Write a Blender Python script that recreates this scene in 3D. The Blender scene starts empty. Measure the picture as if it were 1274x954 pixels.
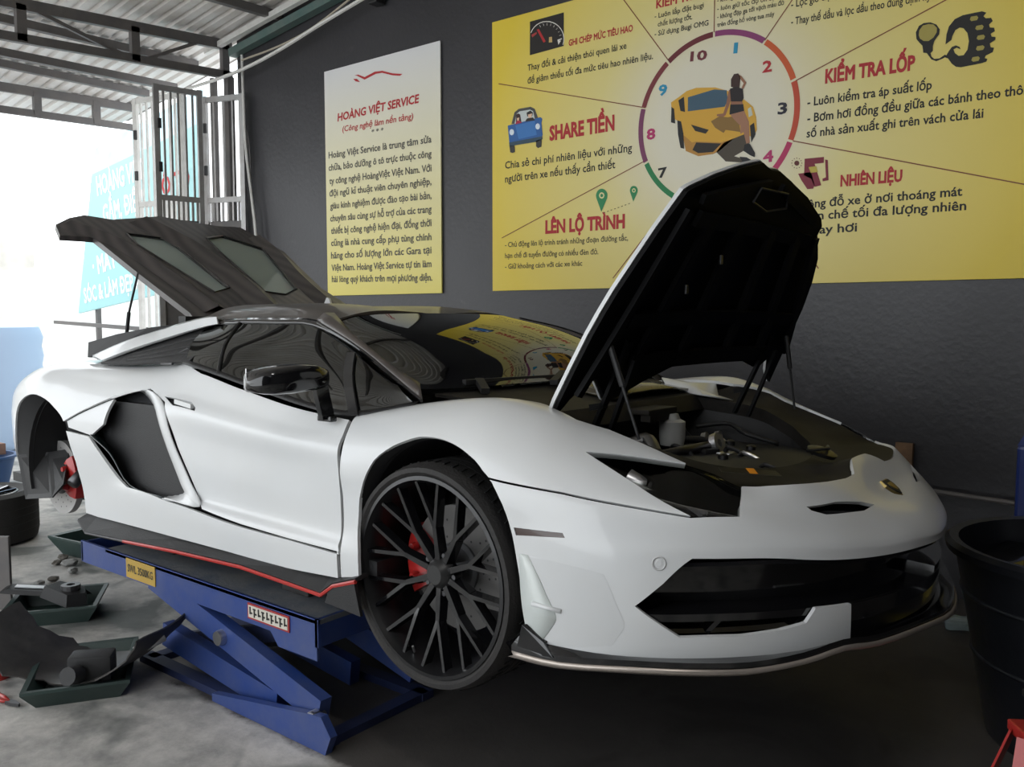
import bpy, bmesh, math, random
import numpy as np
from mathutils import Vector, Matrix
from mathutils.geometry import delaunay_2d_cdt
random.seed(7)
SC = bpy.context.scene
COL = SC.collection
PI = math.pi
# ------------------------------------------------------------------ camera
cam_d = bpy.data.cameras.new('camera'); cam = bpy.data.objects.new('camera', cam_d); COL.objects.link(cam)
cam.location = (0, 0, 1.5)
cam.rotation_euler = (math.radians(90-4.443), 0, math.radians(38.27))
cam_d.sensor_fit = 'HORIZONTAL'; cam_d.sensor_width = 36; cam_d.lens = 36*1068.4/1274
cam_d.clip_start = .05; cam_d.clip_end = 200
SC.camera = cam
# ------------------------------------------------------------------ sky (bright overcast day outside the open side of the workshop)
wd = bpy.data.worlds.new('sky'); SC.world = wd; wd.use_nodes = True
bgn = wd.node_tree.nodes['Background']; bgn.inputs[0].default_value = (.93, .97, 1.0, 1); bgn.inputs[1].default_value = 2.75
sun_d = bpy.data.lights.new('sun', 'SUN'); sun_d.energy = 2.5; sun_d.angle = math.radians(25); sun_d.color = (1, .97, .92)
sun = bpy.data.objects.new('sun', sun_d); COL.objects.link(sun)
sun.rotation_euler = (math.radians(48), 0, math.radians(-140))
# a ceiling lamp over the front of the car (its glint shows on the bumper)
ld = bpy.data.lights.new('ceiling_bulb_light', 'AREA'); ld.shape = 'RECTANGLE'; ld.size = 1.2; ld.size_y = .1; ld.energy = 30; ld.color = (1, .98, .95)
lo = bpy.data.objects.new('ceiling_bulb_light', ld); COL.objects.link(lo); lo.location = (.1, .2, 4.2)
SC.view_settings.view_transform = 'Standard'; SC.view_settings.look = 'None'
SC.view_settings.exposure = 0.0; SC.view_settings.gamma = 1; SC.view_settings.use_curve_mapping = False
# ------------------------------------------------------------------ helpers
def lin(c):
    return tuple((x/12.92 if x <= .04045 else ((x+.055)/1.055)**2.4) for x in c)
def hexc(h):
    return lin(tuple(int(h[i:i+2], 16)/255 for i in (0, 2, 4)))
MATS = {}
def mat(name, col, rough=.5, metal=0, coat=0, var=0, vscale=8, bump=0, bscale=60, spec=.5, dust=None, dscale=3, damt=.5, trans=0, alpha=1, emit=None):
    """procedural principled material with optional noise colour variation, dust layer and fine bump"""
    if name in MATS: return MATS[name]
    m = bpy.data.materials.new(name); m.use_nodes = True; nt = m.node_tree; b = nt.nodes['Principled BSDF']
    if isinstance(col, str): col = hexc(col)
    b.inputs['Base Color'].default_value = (*col, 1); b.inputs['Roughness'].default_value = rough
    b.inputs['Metallic'].default_value = metal; b.inputs['Coat Weight'].default_value = coat; b.inputs['Coat Roughness'].default_value = .04
    b.inputs['Specular IOR Level'].default_value = spec
    b.inputs['Transmission Weight'].default_value = trans; b.inputs['Alpha'].default_value = alpha
    if emit: b.inputs['Emission Color'].default_value = (*emit[0], 1); b.inputs['Emission Strength'].default_value = emit[1]
    tc = nt.nodes.new('ShaderNodeTexCoord')
    last = None
    if var:
        n = nt.nodes.new('ShaderNodeTexNoise'); n.inputs['Scale'].default_value = vscale; n.inputs['Detail'].default_value = 6
        nt.links.new(tc.outputs['Object'], n.inputs['Vector'])
        r = nt.nodes.new('ShaderNodeValToRGB'); r.color_ramp.elements[0].position = .3; r.color_ramp.elements[1].position = .7
        r.color_ramp.elements[0].color = (*[c*(1-var) for c in col], 1); r.color_ramp.elements[1].color = (*[min(1, c*(1+var)) for c in col], 1)
        nt.links.new(n.outputs['Fac'], r.inputs['Fac']); last = r.outputs['Color']
    if dust:
        n = nt.nodes.new('ShaderNodeTexNoise'); n.inputs['Scale'].default_value = dscale; n.inputs['Detail'].default_value = 8; n.inputs['Roughness'].default_value = .7
        nt.links.new(tc.outputs['Object'], n.inputs['Vector'])
        r = nt.nodes.new('ShaderNodeMapRange'); r.inputs['From Min'].default_value = .35; r.inputs['From Max'].default_value = .75; r.inputs['To Max'].default_value = damt
        nt.links.new(n.outputs['Fac'], r.inputs['Value'])
        mx = nt.nodes.new('ShaderNodeMix'); mx.data_type = 'RGBA'; mx.inputs[7].default_value = (*(hexc(dust) if isinstance(dust, str) else dust), 1)
        nt.links.new(r.outputs['Result'], mx.inputs[0])
        if last: nt.links.new(last, mx.inputs[6])
        else: mx.inputs[6].default_value = (*col, 1)
        last = mx.outputs[2]
    if last: nt.links.new(last, b.inputs['Base Color'])
    if bump:
        n = nt.nodes.new('ShaderNodeTexNoise'); n.inputs['Scale'].default_value = bscale; n.inputs['Detail'].default_value = 4
        nt.links.new(tc.outputs['Object'], n.inputs['Vector'])
        bp = nt.nodes.new('ShaderNodeBump'); bp.inputs['Strength'].default_value = bump; bp.inputs['Distance'].default_value = .01
        nt.links.new(n.outputs['Fac'], bp.inputs['Height']); nt.links.new(bp.outputs['Normal'], b.inputs['Normal'])
    MATS[name] = m; return m
def mk(name, V, F, m, parent=None, smooth=False, M=None):
    me = bpy.data.meshes.new(name); me.from_pydata([tuple(map(float, v)) for v in V], [], F); me.update()
    if m: me.materials.append(m)
    if smooth: me.polygons.foreach_set('use_smooth', [True]*len(me.polygons))
    if smooth and smooth is not True:
        me.set_sharp_from_angle(angle=math.radians(smooth))
    o = bpy.data.objects.new(name, me); COL.objects.link(o)
    if parent is not None: o.parent = parent
    if M is not None: o.matrix_local = M
    return o
class MB:
    """collects boxes, tubes, lathes, prisms into ONE mesh"""
    def __init__(s): s.V = []; s.F = []
    def add(s, V, F):
        k = len(s.V); s.V += [tuple(map(float, v)) for v in V]; s.F += [tuple(i+k for i in f) for f in F]; return s
    def box(s, c, d, R=None, bev=0):
        """box centre c, full size d, optional rotation; chamfered if bev"""
        x, y, z = [a/2 for a in d]
        if bev:
            bm = bmesh.new(); bmesh.ops.create_cube(bm, size=1)
            for v in bm.verts: v.co = Vector((v.co.x*d[0], v.co.y*d[1], v.co.z*d[2]))
            bmesh.ops.bevel(bm, geom=list(bm.edges), offset=bev, segments=2, affect='EDGES', profile=.6)
            V = [v.co.copy() for v in bm.verts]; F = [[v.index for v in f.verts] for f in bm.faces]; bm.free()
        else:
            V = [Vector((a*x, b*y, e*z)) for a in (-1, 1) for b in (-1, 1) for e in (-1, 1)]
            F = [(0, 1, 3, 2), (4, 6, 7, 5), (0, 4, 5, 1), (2, 3, 7, 6), (0, 2, 6, 4), (1, 5, 7, 3)]
        if R is not None: V = [R @ v for v in V]
        c = Vector(c); return s.add([v+c for v in V], F)
    def bar(s, a, b, w, h, up=(0, 0, 1)):
        """rectangular bar from a to b"""
        a = Vector(a); b = Vector(b); d = (b-a); L = d.length; d.normalize(); u = Vector(up)
        if abs(d.dot(u)) > .98: u = Vector((1, 0, 0))
        x = d.cross(u).normalized(); y = x.cross(d).normalized()
        V = [p+x*(i*w/2)+y*(j*h/2) for p in (a, b) for i, j in ((-1, -1), (1, -1), (1, 1), (-1, 1))]
        return s.add(V, [(3, 2, 1, 0), (4, 5, 6, 7), (0, 1, 5, 4), (1, 2, 6, 5), (2, 3, 7, 6), (3, 0, 4, 7)])
    def tube(s, pts, r, n=8, cap=True):
        pts = [Vector(p) for p in pts]; rs = r if isinstance(r, (list, tuple)) else [r]*len(pts)
        V = []; F = []; px = None
        for i, p in enumerate(pts):
            t = (pts[min(i+1, len(pts)-1)]-pts[max(i-1, 0)]).normalized()
            if px is None:
                px = t.orthogonal().normalized()
            px = (px-t*px.dot(t)).normalized(); py = t.cross(px)
            for k in range(n):
                a = 2*PI*k/n; V.append(p+(px*math.cos(a)+py*math.sin(a))*rs[i])
        for i in range(len(pts)-1):
            for k in range(n): F.append((i*n+k, i*n+(k+1) % n, (i+1)*n+(k+1) % n, (i+1)*n+k))
        if cap: F.append(tuple(range(n))[::-1]); F.append(tuple(range((len(pts)-1)*n, len(pts)*n)))
        return s.add(V, F)
    def lathe(s, prof, n=32, M=None, closed=False, a0=0, a1=2*PI):
        """prof: (radius, height) list about local z"""
        V = []; F = []; full = abs(a1-a0-2*PI) < 1e-6; m = n if full else n+1; P = len(prof)
        for k in range(m):
            a = a0+(a1-a0)*k/n
            for r, h in prof: V.append(Vector((r*math.cos(a), r*math.sin(a), h)))
        for k in range(n):
            k2 = (k+1) % m
            for j in range(P if closed else P-1):
                j2 = (j+1) % P; F.append((k*P+j, k2*P+j, k2*P+j2, k*P+j2))
        if M is not None: V = [M @ v for v in V]
        return s.add(V, F)
    def prism(s, poly, h, M=None, taper=1):
        """poly (x,y) extruded from z=0 to h"""
        n = len(poly); cx = sum(p[0] for p in poly)/n; cy = sum(p[1] for p in poly)/n
        V = [Vector((x, y, 0)) for x, y in poly]+[Vector((cx+(x-cx)*taper, cy+(y-cy)*taper, h)) for x, y in poly]
        F = [tuple(range(n))[::-1], tuple(range(n, 2*n))]+[(i, (i+1) % n, n+(i+1) % n, n+i) for i in range(n)]
        if M is not None: V = [M @ v for v in V]
        return s.add(V, F)
    def sheet(s, rows, t=0):
        """quad sheet through rows of points; t = thickness along its normal"""
        R = len(rows); C = len(rows[0]); V = [Vector(p) for r in rows for p in r]
        F = [(i*C+j, i*C+j+1, (i+1)*C+j+1, (i+1)*C+j) for i in range(R-1) for j in range(C-1)]
        if t:
            N = [Vector((0, 0, 0)) for _ in V]
            for f in F:
                nn = (V[f[2]]-V[f[0]]).cross(V[f[3]]-V[f[1]])
                for i in f: N[i] += nn
            W = [v-n.normalized()*t if n.length else v for v, n in zip(V, N)]; k = len(V); V = V+W
            F2 = [tuple(k+i for i in f[::-1]) for f in F]
            bd = [j for j in range(C)]+[i*C+C-1 for i in range(1, R)]+[(R-1)*C+j for j in range(C-2, -1, -1)]+[i*C for i in range(R-2, 0, -1)]
            F3 = [(bd[(i+1) % len(bd)], bd[i], bd[i]+k, bd[(i+1) % len(bd)]+k) for i in range(len(bd))]
            F = F+F2+F3
        return s.add(V, F)
    def build(s, name, m, parent=None, smooth=False, M=None):
        return mk(name, s.V, s.F, m, parent, smooth, M)
def tag(o, label=None, cat=None, group=None, kind=None):
    if label: o['label'] = label
    if cat: o['category'] = cat
    if group: o['group'] = group
    if kind: o['kind'] = kind
    return o
def thing(name, label, cat, loc=(0, 0, 0), rz=0, group=None, rot=None):
    o = bpy.data.objects.new(name, None); COL.objects.link(o); o.location = loc; o.rotation_euler = rot or (0, 0, rz); o.empty_display_size = .1
    return tag(o, label, cat, group)
def Rz(a): return Matrix.Rotation(a, 3, 'Z')
def Ry(a): return Matrix.Rotation(a, 3, 'Y')
def Rx(a): return Matrix.Rotation(a, 3, 'X')
def T4(*p): return Matrix.Translation(Vector(p))
def cr_line(pts, n):
    """Catmull-Rom polyline through pts, n samples per span"""
    P = [Vector(p) for p in pts]; P = [P[0]*2-P[1]]+P+[P[-1]*2-P[-2]]; out = []
    for i in range(1, len(P)-2):
        for k in range(n):
            t = k/n; a, b, c, d = P[i-1], P[i], P[i+1], P[i+2]
            out.append(.5*((2*b)+(c-a)*t+(2*a-5*b+4*c-d)*t*t+(3*b-a-3*c+d)*t**3))
    out.append(P[-2]); return out
# MASTER BEGIN  body guide surfaces of the car in its own frame: X forward, o outboard, Z up (metres)
import numpy as np
def _S(X, L): return [(X, o, z) for o, z in L]
GS = np.array([
 _S(-1.00, [(.56,.20),(.58,.30),(.60,.38),(.60,.50),(.60,.60),(.58,.66),(.52,.69),(.42,.72),(.30,.73)]),
 _S(-.70, [(.72,.17),(.75,.30),(.77,.38),(.77,.50),(.755,.60),(.72,.68),(.655,.735),(.57,.775),(.40,.79)]),
 _S(-.38, [(.86,.14),(.89,.28),(.91,.38),(.92,.50),(.92,.60),(.90,.69),(.84,.755),(.74,.80),(.50,.82)]),
 _S(-.05, [(.96,.15),(.97,.27),(.985,.38),(1.0,.50),(1.005,.61),(.99,.71),(.935,.79),(.82,.835),(.55,.855)]),
 _S(.30, [(.98,.16),(.985,.28),(1.0,.39),(1.01,.50),(1.01,.61),(.99,.71),(.935,.79),(.85,.84),(.60,.865)]),
 _S(.65, [(.97,.17),(.975,.29),(.985,.38),(1.0,.50),(1.0,.61),(.98,.70),(.93,.78),(.87,.835),(.70,.87)]),
 _S(1.0, [(.965,.175),(.975,.32),(.965,.38),(.98,.50),(.985,.61),(.965,.70),(.925,.775),(.875,.83),(.80,.875)]),
 _S(1.33, [(.965,.18),(.975,.325),(.955,.37),(.965,.49),(.966,.60),(.968,.70),(.925,.765),(.89,.83),(.865,.872)]),
 _S(1.65, [(.965,.185),(.975,.31),(.95,.36),(.955,.47),(.957,.58),(.967,.672),(.932,.735),(.905,.795),(.885,.82)]),
 _S(2.0, [(.968,.19),(.975,.303),(.952,.355),(.955,.46),(.958,.56),(.968,.645),(.938,.70),(.912,.75),(.895,.765)]),
 _S(2.315, [(.972,.21),(.975,.30),(.957,.355),(.958,.46),(.966,.555),(.970,.635),(.944,.69),(.918,.735),(.90,.748)]),
])
GF = np.array([
 _S(2.315, [(.972,.21),(.975,.30),(.96,.38),(.962,.48),(.975,.565),(.965,.64),(.94,.70),(.915,.737),(.88,.755)]),
 _S(2.60, [(.98,.21),(.982,.30),(.98,.42),(.985,.50),(.985,.60),(.968,.685),(.92,.755),(.84,.80),(.70,.805)]),
 _S(2.85, [(.985,.20),(.985,.30),(.985,.43),(.99,.51),(.988,.61),(.96,.71),(.90,.785),(.80,.828),(.67,.815)]),
 [(3.08,.982,.195),(3.06,.985,.30),(3.05,.985,.43),(3.05,.985,.51),(3.04,.98,.60),(3.03,.94,.69),(3.02,.87,.76),(3.01,.78,.80),(3.00,.68,.795)],
 [(3.27,.950,.192),(3.25,.96,.30),(3.25,.963,.44),(3.24,.96,.505),(3.22,.945,.59),(3.20,.89,.665),(3.18,.82,.715),(3.17,.74,.745),(3.16,.67,.755)],
 [(3.42,.885,.192),(3.42,.90,.305),(3.42,.902,.45),(3.405,.895,.505),(3.385,.875,.58),(3.365,.82,.63),(3.345,.755,.67),(3.33,.70,.695),(3.31,.64,.71)],
 [(3.55,.79,.193),(3.56,.80,.31),(3.56,.80,.455),(3.545,.80,.505),(3.525,.785,.565),(3.50,.75,.60),(3.47,.71,.635),(3.45,.665,.66),(3.41,.61,.675)],
 [(3.67,.66,.195),(3.68,.67,.31),(3.68,.67,.455),(3.67,.67,.50),(3.64,.67,.545),(3.61,.655,.575),(3.585,.635,.60),(3.55,.60,.625),(3.51,.56,.645)],
 [(3.77,.51,.195),(3.78,.52,.31),(3.78,.52,.44),(3.775,.52,.48),(3.745,.51,.52),(3.71,.51,.555),(3.68,.50,.59),(3.645,.49,.625),(3.60,.47,.645)],
 [(3.84,.36,.195),(3.85,.36,.31),(3.85,.36,.43),(3.845,.355,.465),(3.81,.355,.505),(3.77,.35,.545),(3.73,.34,.585),(3.68,.33,.625),(3.63,.32,.65)],
 [(3.89,.18,.195),(3.90,.18,.31),(3.90,.18,.425),(3.895,.18,.46),(3.86,.18,.50),(3.81,.18,.535),(3.76,.17,.565),(3.69,.17,.63),(3.64,.16,.655)],
 [(3.91,0,.195),(3.92,0,.31),(3.92,0,.42),(3.92,0,.45),(3.88,0,.50),(3.83,0,.53),(3.77,0,.555),(3.69,0,.635),(3.64,0,.66)],
])
def ev(G, u, v):
    """bicubic Catmull-Rom evaluation of grid G at arrays u, v (grid units)"""
    u = np.atleast_1d(np.asarray(u, float)); v = np.atleast_1d(np.asarray(v, float))
    nu, nv = G.shape[:2]
    E = np.zeros((nu+2, nv+2, 3)); E[1:-1, 1:-1] = G
    E[0, 1:-1] = 2*G[0]-G[1]; E[-1, 1:-1] = 2*G[-1]-G[-2]
    if abs(G[-1, 0, 1]) < 1e-9: E[-1, 1:-1] = G[-2]*np.array([1, -1, 1])     # mirror across the centre plane
    E[:, 0] = 2*E[:, 1]-E[:, 2]; E[:, -1] = 2*E[:, -2]-E[:, -3]
    iu = np.clip(np.floor(u).astype(int), 0, nu-2); iv = np.clip(np.floor(v).astype(int), 0, nv-2)
    fu = u-iu; fv = v-iv
    def w(t): return np.stack([-.5*t+t*t-.5*t**3, 1-2.5*t*t+1.5*t**3, .5*t+2*t*t-1.5*t**3, -.5*t*t+.5*t**3], -1)
    wu = w(fu); wv = w(fv); out = np.zeros((len(u), 3))
    for a in range(4):
        for b in range(4): out += (wu[:, a]*wv[:, b])[:, None]*E[iu+a, iv+b]
    return out
# MASTER END
# outlines of the body panels on the guide surfaces (grid units)
UV = {
 'fender': [(0.03,0.0),(0.34,0.14),(0.34,0.69),(0.33,1.2),(0.3,1.62),(0.29,1.94),(0.3,2.2),(0.31,2.46),(0.32,2.75),(0.34,3.04),(0.38,3.33),(0.43,3.63),(0.49,3.93),(0.55,4.2),(0.61,4.43),(0.69,4.62),(0.78,4.78),(0.87,4.92),(0.97,5.03),(1.07,5.11),(1.16,5.18),(1.26,5.22),(1.37,5.21),(1.5,5.17),(1.64,5.1),(1.78,5.0),(1.95,4.86),(2.12,4.71),(2.27,4.58),(2.38,4.46),(2.46,4.35),(2.59,4.21),(3.86,4.2),(4.82,4.07),(5.79,3.92),(4.88,4.97),(4.04,5.77),(4.73,6.38),(5.7,7.26),(4.72,7.63),(4.05,7.77),(3.51,7.36),(2.6,8.0),(1.0,8.0),(0.03,8.0)],
 'bumper': [(2.61,4.15),(3.87,4.13),(4.83,3.98),(5.79,3.84),(6.62,4.19),(6.93,6.75),(6.99,6.79),(7.54,6.9),(8.15,6.84),(8.92,6.68),(9.59,6.65),(10.08,6.71),(10.6,7.3),(11.0,7.3),(11.0,2.0),(8.42,1.99),(7.42,1.99),(6.7,2.04),(5.7,2.09),(5.27,1.58),(4.87,1.2),(5.2,0.89),(5.54,0.55),(6.02,0.56),(6.49,0.55),(7.07,0.62),(7.5,0.73),(7.65,1.04),(8.33,1.02),(8.4,0.09),(8.0,0.0),(7.0,0.0),(6.0,0.0),(5.0,0.0),(4.0,0.0),(3.3,0.0),(3.13,0.24),(3.15,0.63),(3.15,0.99),(3.14,1.29),(3.12,1.56),(3.09,1.83),(3.06,2.16),(3.02,2.55),(2.97,2.92),(2.92,3.24),(2.86,3.54),(2.77,3.83),(2.66,4.1)],
 'intake_slot': [(7.94,5.38),(8.68,5.53),(9.38,5.41),(9.68,5.16),(9.23,4.87),(8.24,4.83),(8.0,5.11)],
 'headlight': [(4.04,5.77),(4.72,6.44),(5.7,7.26),(6.42,7.38),(6.93,6.81),(6.63,4.24),(5.79,3.92),(4.88,4.97)],
 'marker': [(3.04,2.86),(3.83,2.98),(3.86,2.8),(3.08,2.57)],
 'canard': [(3.27,1.98),(3.41,1.72),(3.57,1.31),(3.71,0.84),(3.59,0.5),(3.34,0.01)],
 'sensor': [(5.21,1.97)],
 'door': [(9.97,6.9),(9.0,7.1),(8.0,7.2),(7.1,7.4),(6.78,7.77),(6.5,6.79),(6.14,5.97),(6.64,5.33),(6.84,4.3),(6.98,3.56),(7.26,2.48),(7.54,1.14),(8.33,1.02),(9.16,0.99),(10.0,1.0),(9.97,1.3),(9.97,4.0)],
 'intake': [(4.37,3.83),(4.95,4.58),(5.4,5.23),(5.79,5.67),(6.14,5.88),(6.6,5.32),(6.8,4.29),(6.94,3.54),(7.22,2.46),(7.49,1.21),(6.7,1.06),(5.8,1.5),(5.42,2.78),(4.99,3.38),(4.41,3.57)],
 'rocker': [(4.41,3.43),(4.99,3.34),(5.77,1.35),(6.7,0.98),(7.55,0.93),(8.33,0.89),(9.16,0.92),(10.0,0.88),(9.97,1.1),(9.97,0.0),(9.0,0.0),(8.0,0.0),(7.0,0.0),(6.0,0.0),(5.0,0.0),(4.69,0.06),(4.66,0.87),(4.58,2.24)],
 'rear_fender': [(4.34,3.82),(4.94,4.62),(5.39,5.27),(5.78,5.71),(6.13,5.94),(6.5,6.79),(6.78,7.77),(7.1,8.0),(6.0,8.0),(5.0,8.0),(4.0,8.0),(3.0,8.0),(2.0,8.0),(1.0,8.0),(0.0,8.0),(0.0,0.0),(1.0,0.0),(2.0,0.0),(2.62,0.0),(2.12,0.12),(1.88,0.38),(2.0,0.88),(2.0,1.25),(2.11,1.82),(2.3,2.33),(2.44,2.8),(2.58,3.31),(2.69,3.76),(2.79,4.08),(2.89,4.32),(3.01,4.51),(3.13,4.67),(3.25,4.79),(3.36,4.85),(3.49,4.85),(3.63,4.79),(3.76,4.7),(3.9,4.57),(4.03,4.4),(4.15,4.24),(4.23,4.11),(4.29,3.98)],
 'mesh_inner': [(4.93,5.61),(5.46,6.28),(5.83,5.76),(6.2,4.54),(6.57,2.1),(6.55,1.86),(6.18,0.73),(5.41,1.13),(4.83,3.6)],
 'handle': [(6.56,5.63),(7.19,5.61),(7.34,5.37),(7.36,5.2),(6.84,5.22)],
}
# ------------------------------------------------------------------ materials
WHITE = mat('white_paint', (.66, .675, .685), .36, coat=.55, dust=(.62, .60, .55), dscale=2.2, damt=.25)
CARBON = mat('dusty_carbon', (.05, .043, .04), .36, coat=.35, dust=(.16, .13, .11), dscale=3, damt=.6)
GBLACK = mat('gloss_black', (.006, .006, .007), .12, coat=.6)
MBLACK = mat('matte_black_plastic', (.012, .012, .013), .55, bump=.15, bscale=200)
RUBBER = mat('tire_rubber', (.015, .014, .014), .7, bump=.25, bscale=120, dust=(.06, .054, .048), damt=.35)
METAL = mat('bare_metal', (.55, .55, .56), .35, metal=1)
DMETAL = mat('dark_metal', (.12, .12, .125), .4, metal=1)
RED = mat('red_paint', (.45, .03, .025), .35, coat=.3)
BLUE = mat('blue_lift_paint', (.018, .05, .22), .42, coat=.15, dust=(.12, .13, .17), dscale=5, damt=.45, bump=.06, bscale=40)
BLUETOP = mat('worn_blue_grey_deck', (.10, .12, .16), .6, dust=(.26, .25, .23), dscale=6, damt=.9, bump=.15, bscale=60)
GREEN = mat('dark_green_plastic', (.015, .04, .035), .5, dust=(.08, .09, .085), damt=.5)
RAWGALV = mat('galvanised_steel', (.42, .42, .42), .45, metal=.6, dust=(.25, .21, .18), dscale=4, damt=.7)
STEEL = mat('grey_painted_steel', (.11, .105, .105), .5, dust=(.2, .17, .15), dscale=6, damt=.5)
WHITEP = mat('white_painted_metal', (.74, .73, .70), .5, dust=(.3, .28, .25), dscale=8, damt=.4)
# ------------------------------------------------------------------ floor
def nodes_floor():
    m = bpy.data.materials.new('concrete_floor'); m.use_nodes = True; nt = m.node_tree; b = nt.nodes['Principled BSDF']
    tc = nt.nodes.new('ShaderNodeTexCoord')
    n1 = nt.nodes.new('ShaderNodeTexNoise'); n1.inputs['Scale'].default_value = .9; n1.inputs['Detail'].default_value = 9; n1.inputs['Roughness'].default_value = .68
    n2 = nt.nodes.new('ShaderNodeTexNoise'); n2.inputs['Scale'].default_value = 6; n2.inputs['Detail'].default_value = 10; n2.inputs['Roughness'].default_value = .75
    n3 = nt.nodes.new('ShaderNodeTexNoise'); n3.inputs['Scale'].default_value = 2.1; n3.inputs['Detail'].default_value = 4; n3.inputs['Distortion'].default_value = .6
    for n in (n1, n2, n3): nt.links.new(tc.outputs['Object'], n.inputs['Vector'])
    r1 = nt.nodes.new('ShaderNodeValToRGB'); e = r1.color_ramp.elements
    e[0].position = .32; e[0].color = (.30, .295, .285, 1); e[1].position = .66; e[1].color = (.60, .585, .56, 1)
    nt.links.new(n1.outputs['Fac'], r1.inputs['Fac'])
    r2 = nt.nodes.new('ShaderNodeValToRGB'); e = r2.color_ramp.elements
    e[0].position = .3; e[0].color = (.6, .6, .6, 1); e[1].position = .62; e[1].color = (1.12, 1.1, 1.08, 1)
    nt.links.new(n2.outputs['Fac'], r2.inputs['Fac'])
    mx = nt.nodes.new('ShaderNodeMix'); mx.data_type = 'RGBA'; mx.blend_type = 'MULTIPLY'; mx.inputs[0].default_value = 1
    nt.links.new(r1.outputs['Color'], mx.inputs[6]); nt.links.new(r2.outputs['Color'], mx.inputs[7])
    r3 = nt.nodes.new('ShaderNodeValToRGB'); e = r3.color_ramp.elements
    e[0].position = .52; e[0].color = (0, 0, 0, 1); e[1].position = .62; e[1].color = (.75, .75, .75, 1)
    nt.links.new(n3.outputs['Fac'], r3.inputs['Fac'])
    mo = nt.nodes.new('ShaderNodeMix'); mo.data_type = 'RGBA'; mo.inputs[7].default_value = (.075, .088, .085, 1)     # oil stains
    nt.links.new(r3.outputs['Color'], mo.inputs[0]); nt.links.new(mx.outputs[2], mo.inputs[6])
    # dark lift bay: everything beyond y = 1.8 and right of x = -3.3 is coloured dark brown, ragged edge
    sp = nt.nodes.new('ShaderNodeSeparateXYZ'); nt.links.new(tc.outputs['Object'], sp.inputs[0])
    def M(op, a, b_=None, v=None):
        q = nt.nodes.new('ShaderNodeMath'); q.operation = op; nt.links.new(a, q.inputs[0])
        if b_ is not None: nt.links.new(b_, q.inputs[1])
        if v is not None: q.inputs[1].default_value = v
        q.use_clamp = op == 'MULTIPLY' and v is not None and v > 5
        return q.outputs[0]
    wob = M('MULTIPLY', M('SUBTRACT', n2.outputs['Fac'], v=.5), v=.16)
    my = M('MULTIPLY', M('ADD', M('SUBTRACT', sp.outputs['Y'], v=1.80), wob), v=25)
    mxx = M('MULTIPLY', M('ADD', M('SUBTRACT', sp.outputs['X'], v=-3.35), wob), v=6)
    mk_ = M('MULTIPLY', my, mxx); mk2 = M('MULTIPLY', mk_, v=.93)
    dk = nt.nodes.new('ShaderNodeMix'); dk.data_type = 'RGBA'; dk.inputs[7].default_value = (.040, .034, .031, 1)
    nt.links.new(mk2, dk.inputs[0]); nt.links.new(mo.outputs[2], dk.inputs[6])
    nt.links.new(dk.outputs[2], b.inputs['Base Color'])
    bp = nt.nodes.new('ShaderNodeBump'); bp.inputs['Strength'].default_value = .5; bp.inputs['Distance'].default_value = .006
    nt.links.new(n2.outputs['Fac'], bp.inputs['Height']); nt.links.new(bp.outputs['Normal'], b.inputs['Normal'])
    rr = nt.nodes.new('ShaderNodeMapRange'); rr.inputs['To Min'].default_value = .45; rr.inputs['To Max'].default_value = .8
    nt.links.new(n1.outputs['Fac'], rr.inputs['Value']); nt.links.new(rr.outputs['Result'], b.inputs['Roughness'])
    return m
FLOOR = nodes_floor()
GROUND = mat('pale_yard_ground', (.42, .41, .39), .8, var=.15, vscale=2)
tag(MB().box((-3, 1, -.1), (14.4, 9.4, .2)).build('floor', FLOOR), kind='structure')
tag(MB().box((-28, 0, -.16), (35.6, 60, .2)).build('ground', GROUND), kind='structure')
# ------------------------------------------------------------------ walls
def wallmat():
    m = mat('dark_painted_wall', (.034, .033, .037), .42, var=.12, vscale=1.5, bump=.25, bscale=25)
    nt = m.node_tree; b = nt.nodes['Principled BSDF']
    tc = nt.nodes.new('ShaderNodeTexCoord'); n = nt.nodes.new('ShaderNodeTexNoise'); n.inputs['Scale'].default_value = 4.5; n.inputs['Detail'].default_value = 9; n.inputs['Roughness'].default_value = .7
    nt.links.new(tc.outputs['Object'], n.inputs['Vector'])
    r = nt.nodes.new('ShaderNodeMapRange'); r.inputs['From Min'].default_value = .62; r.inputs['From Max'].default_value = .78; r.inputs['To Max'].default_value = .55
    nt.links.new(n.outputs['Fac'], r.inputs['Value'])
    mx = nt.nodes.new('ShaderNodeMix'); mx.data_type = 'RGBA'; mx.inputs[7].default_value = (.11, .105, .11, 1)
    old = b.inputs['Base Color'].links[0].from_socket
    nt.links.new(old, mx.inputs[6]); nt.links.new(r.outputs['Result'], mx.inputs[0]); nt.links.new(mx.outputs[2], b.inputs['Base Color'])
    return m
WALL = wallmat()
tag(MB().prism([(-7.3, 0), (4, 0), (4, 5.75), (-7.3, 4.13)], .16, Matrix.Translation((0, 5.16, 0)) @ Matrix.Rotation(PI/2, 4, 'X')).build('wall_back', WALL), kind='structure')
tag(MB().box((4.08, 1, 2.9), (.16, 8.3, 5.8)).build('wall_right', WALL), kind='structure')
tag(MB().box((1.9, -3.2, 2.6), (4.2, .16, 5.2)).build('wall_front', WALL), kind='structure')
# white lime base course / conduit along the wall foot
tag(MB().tube([(-1.75, 4.93, .60), (-.1, 4.93, .54)], .014, 8).build('wall_conduit', STEEL), 'thin grey pipe running low along the dark wall behind the nose of the car', 'pipe')
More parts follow.
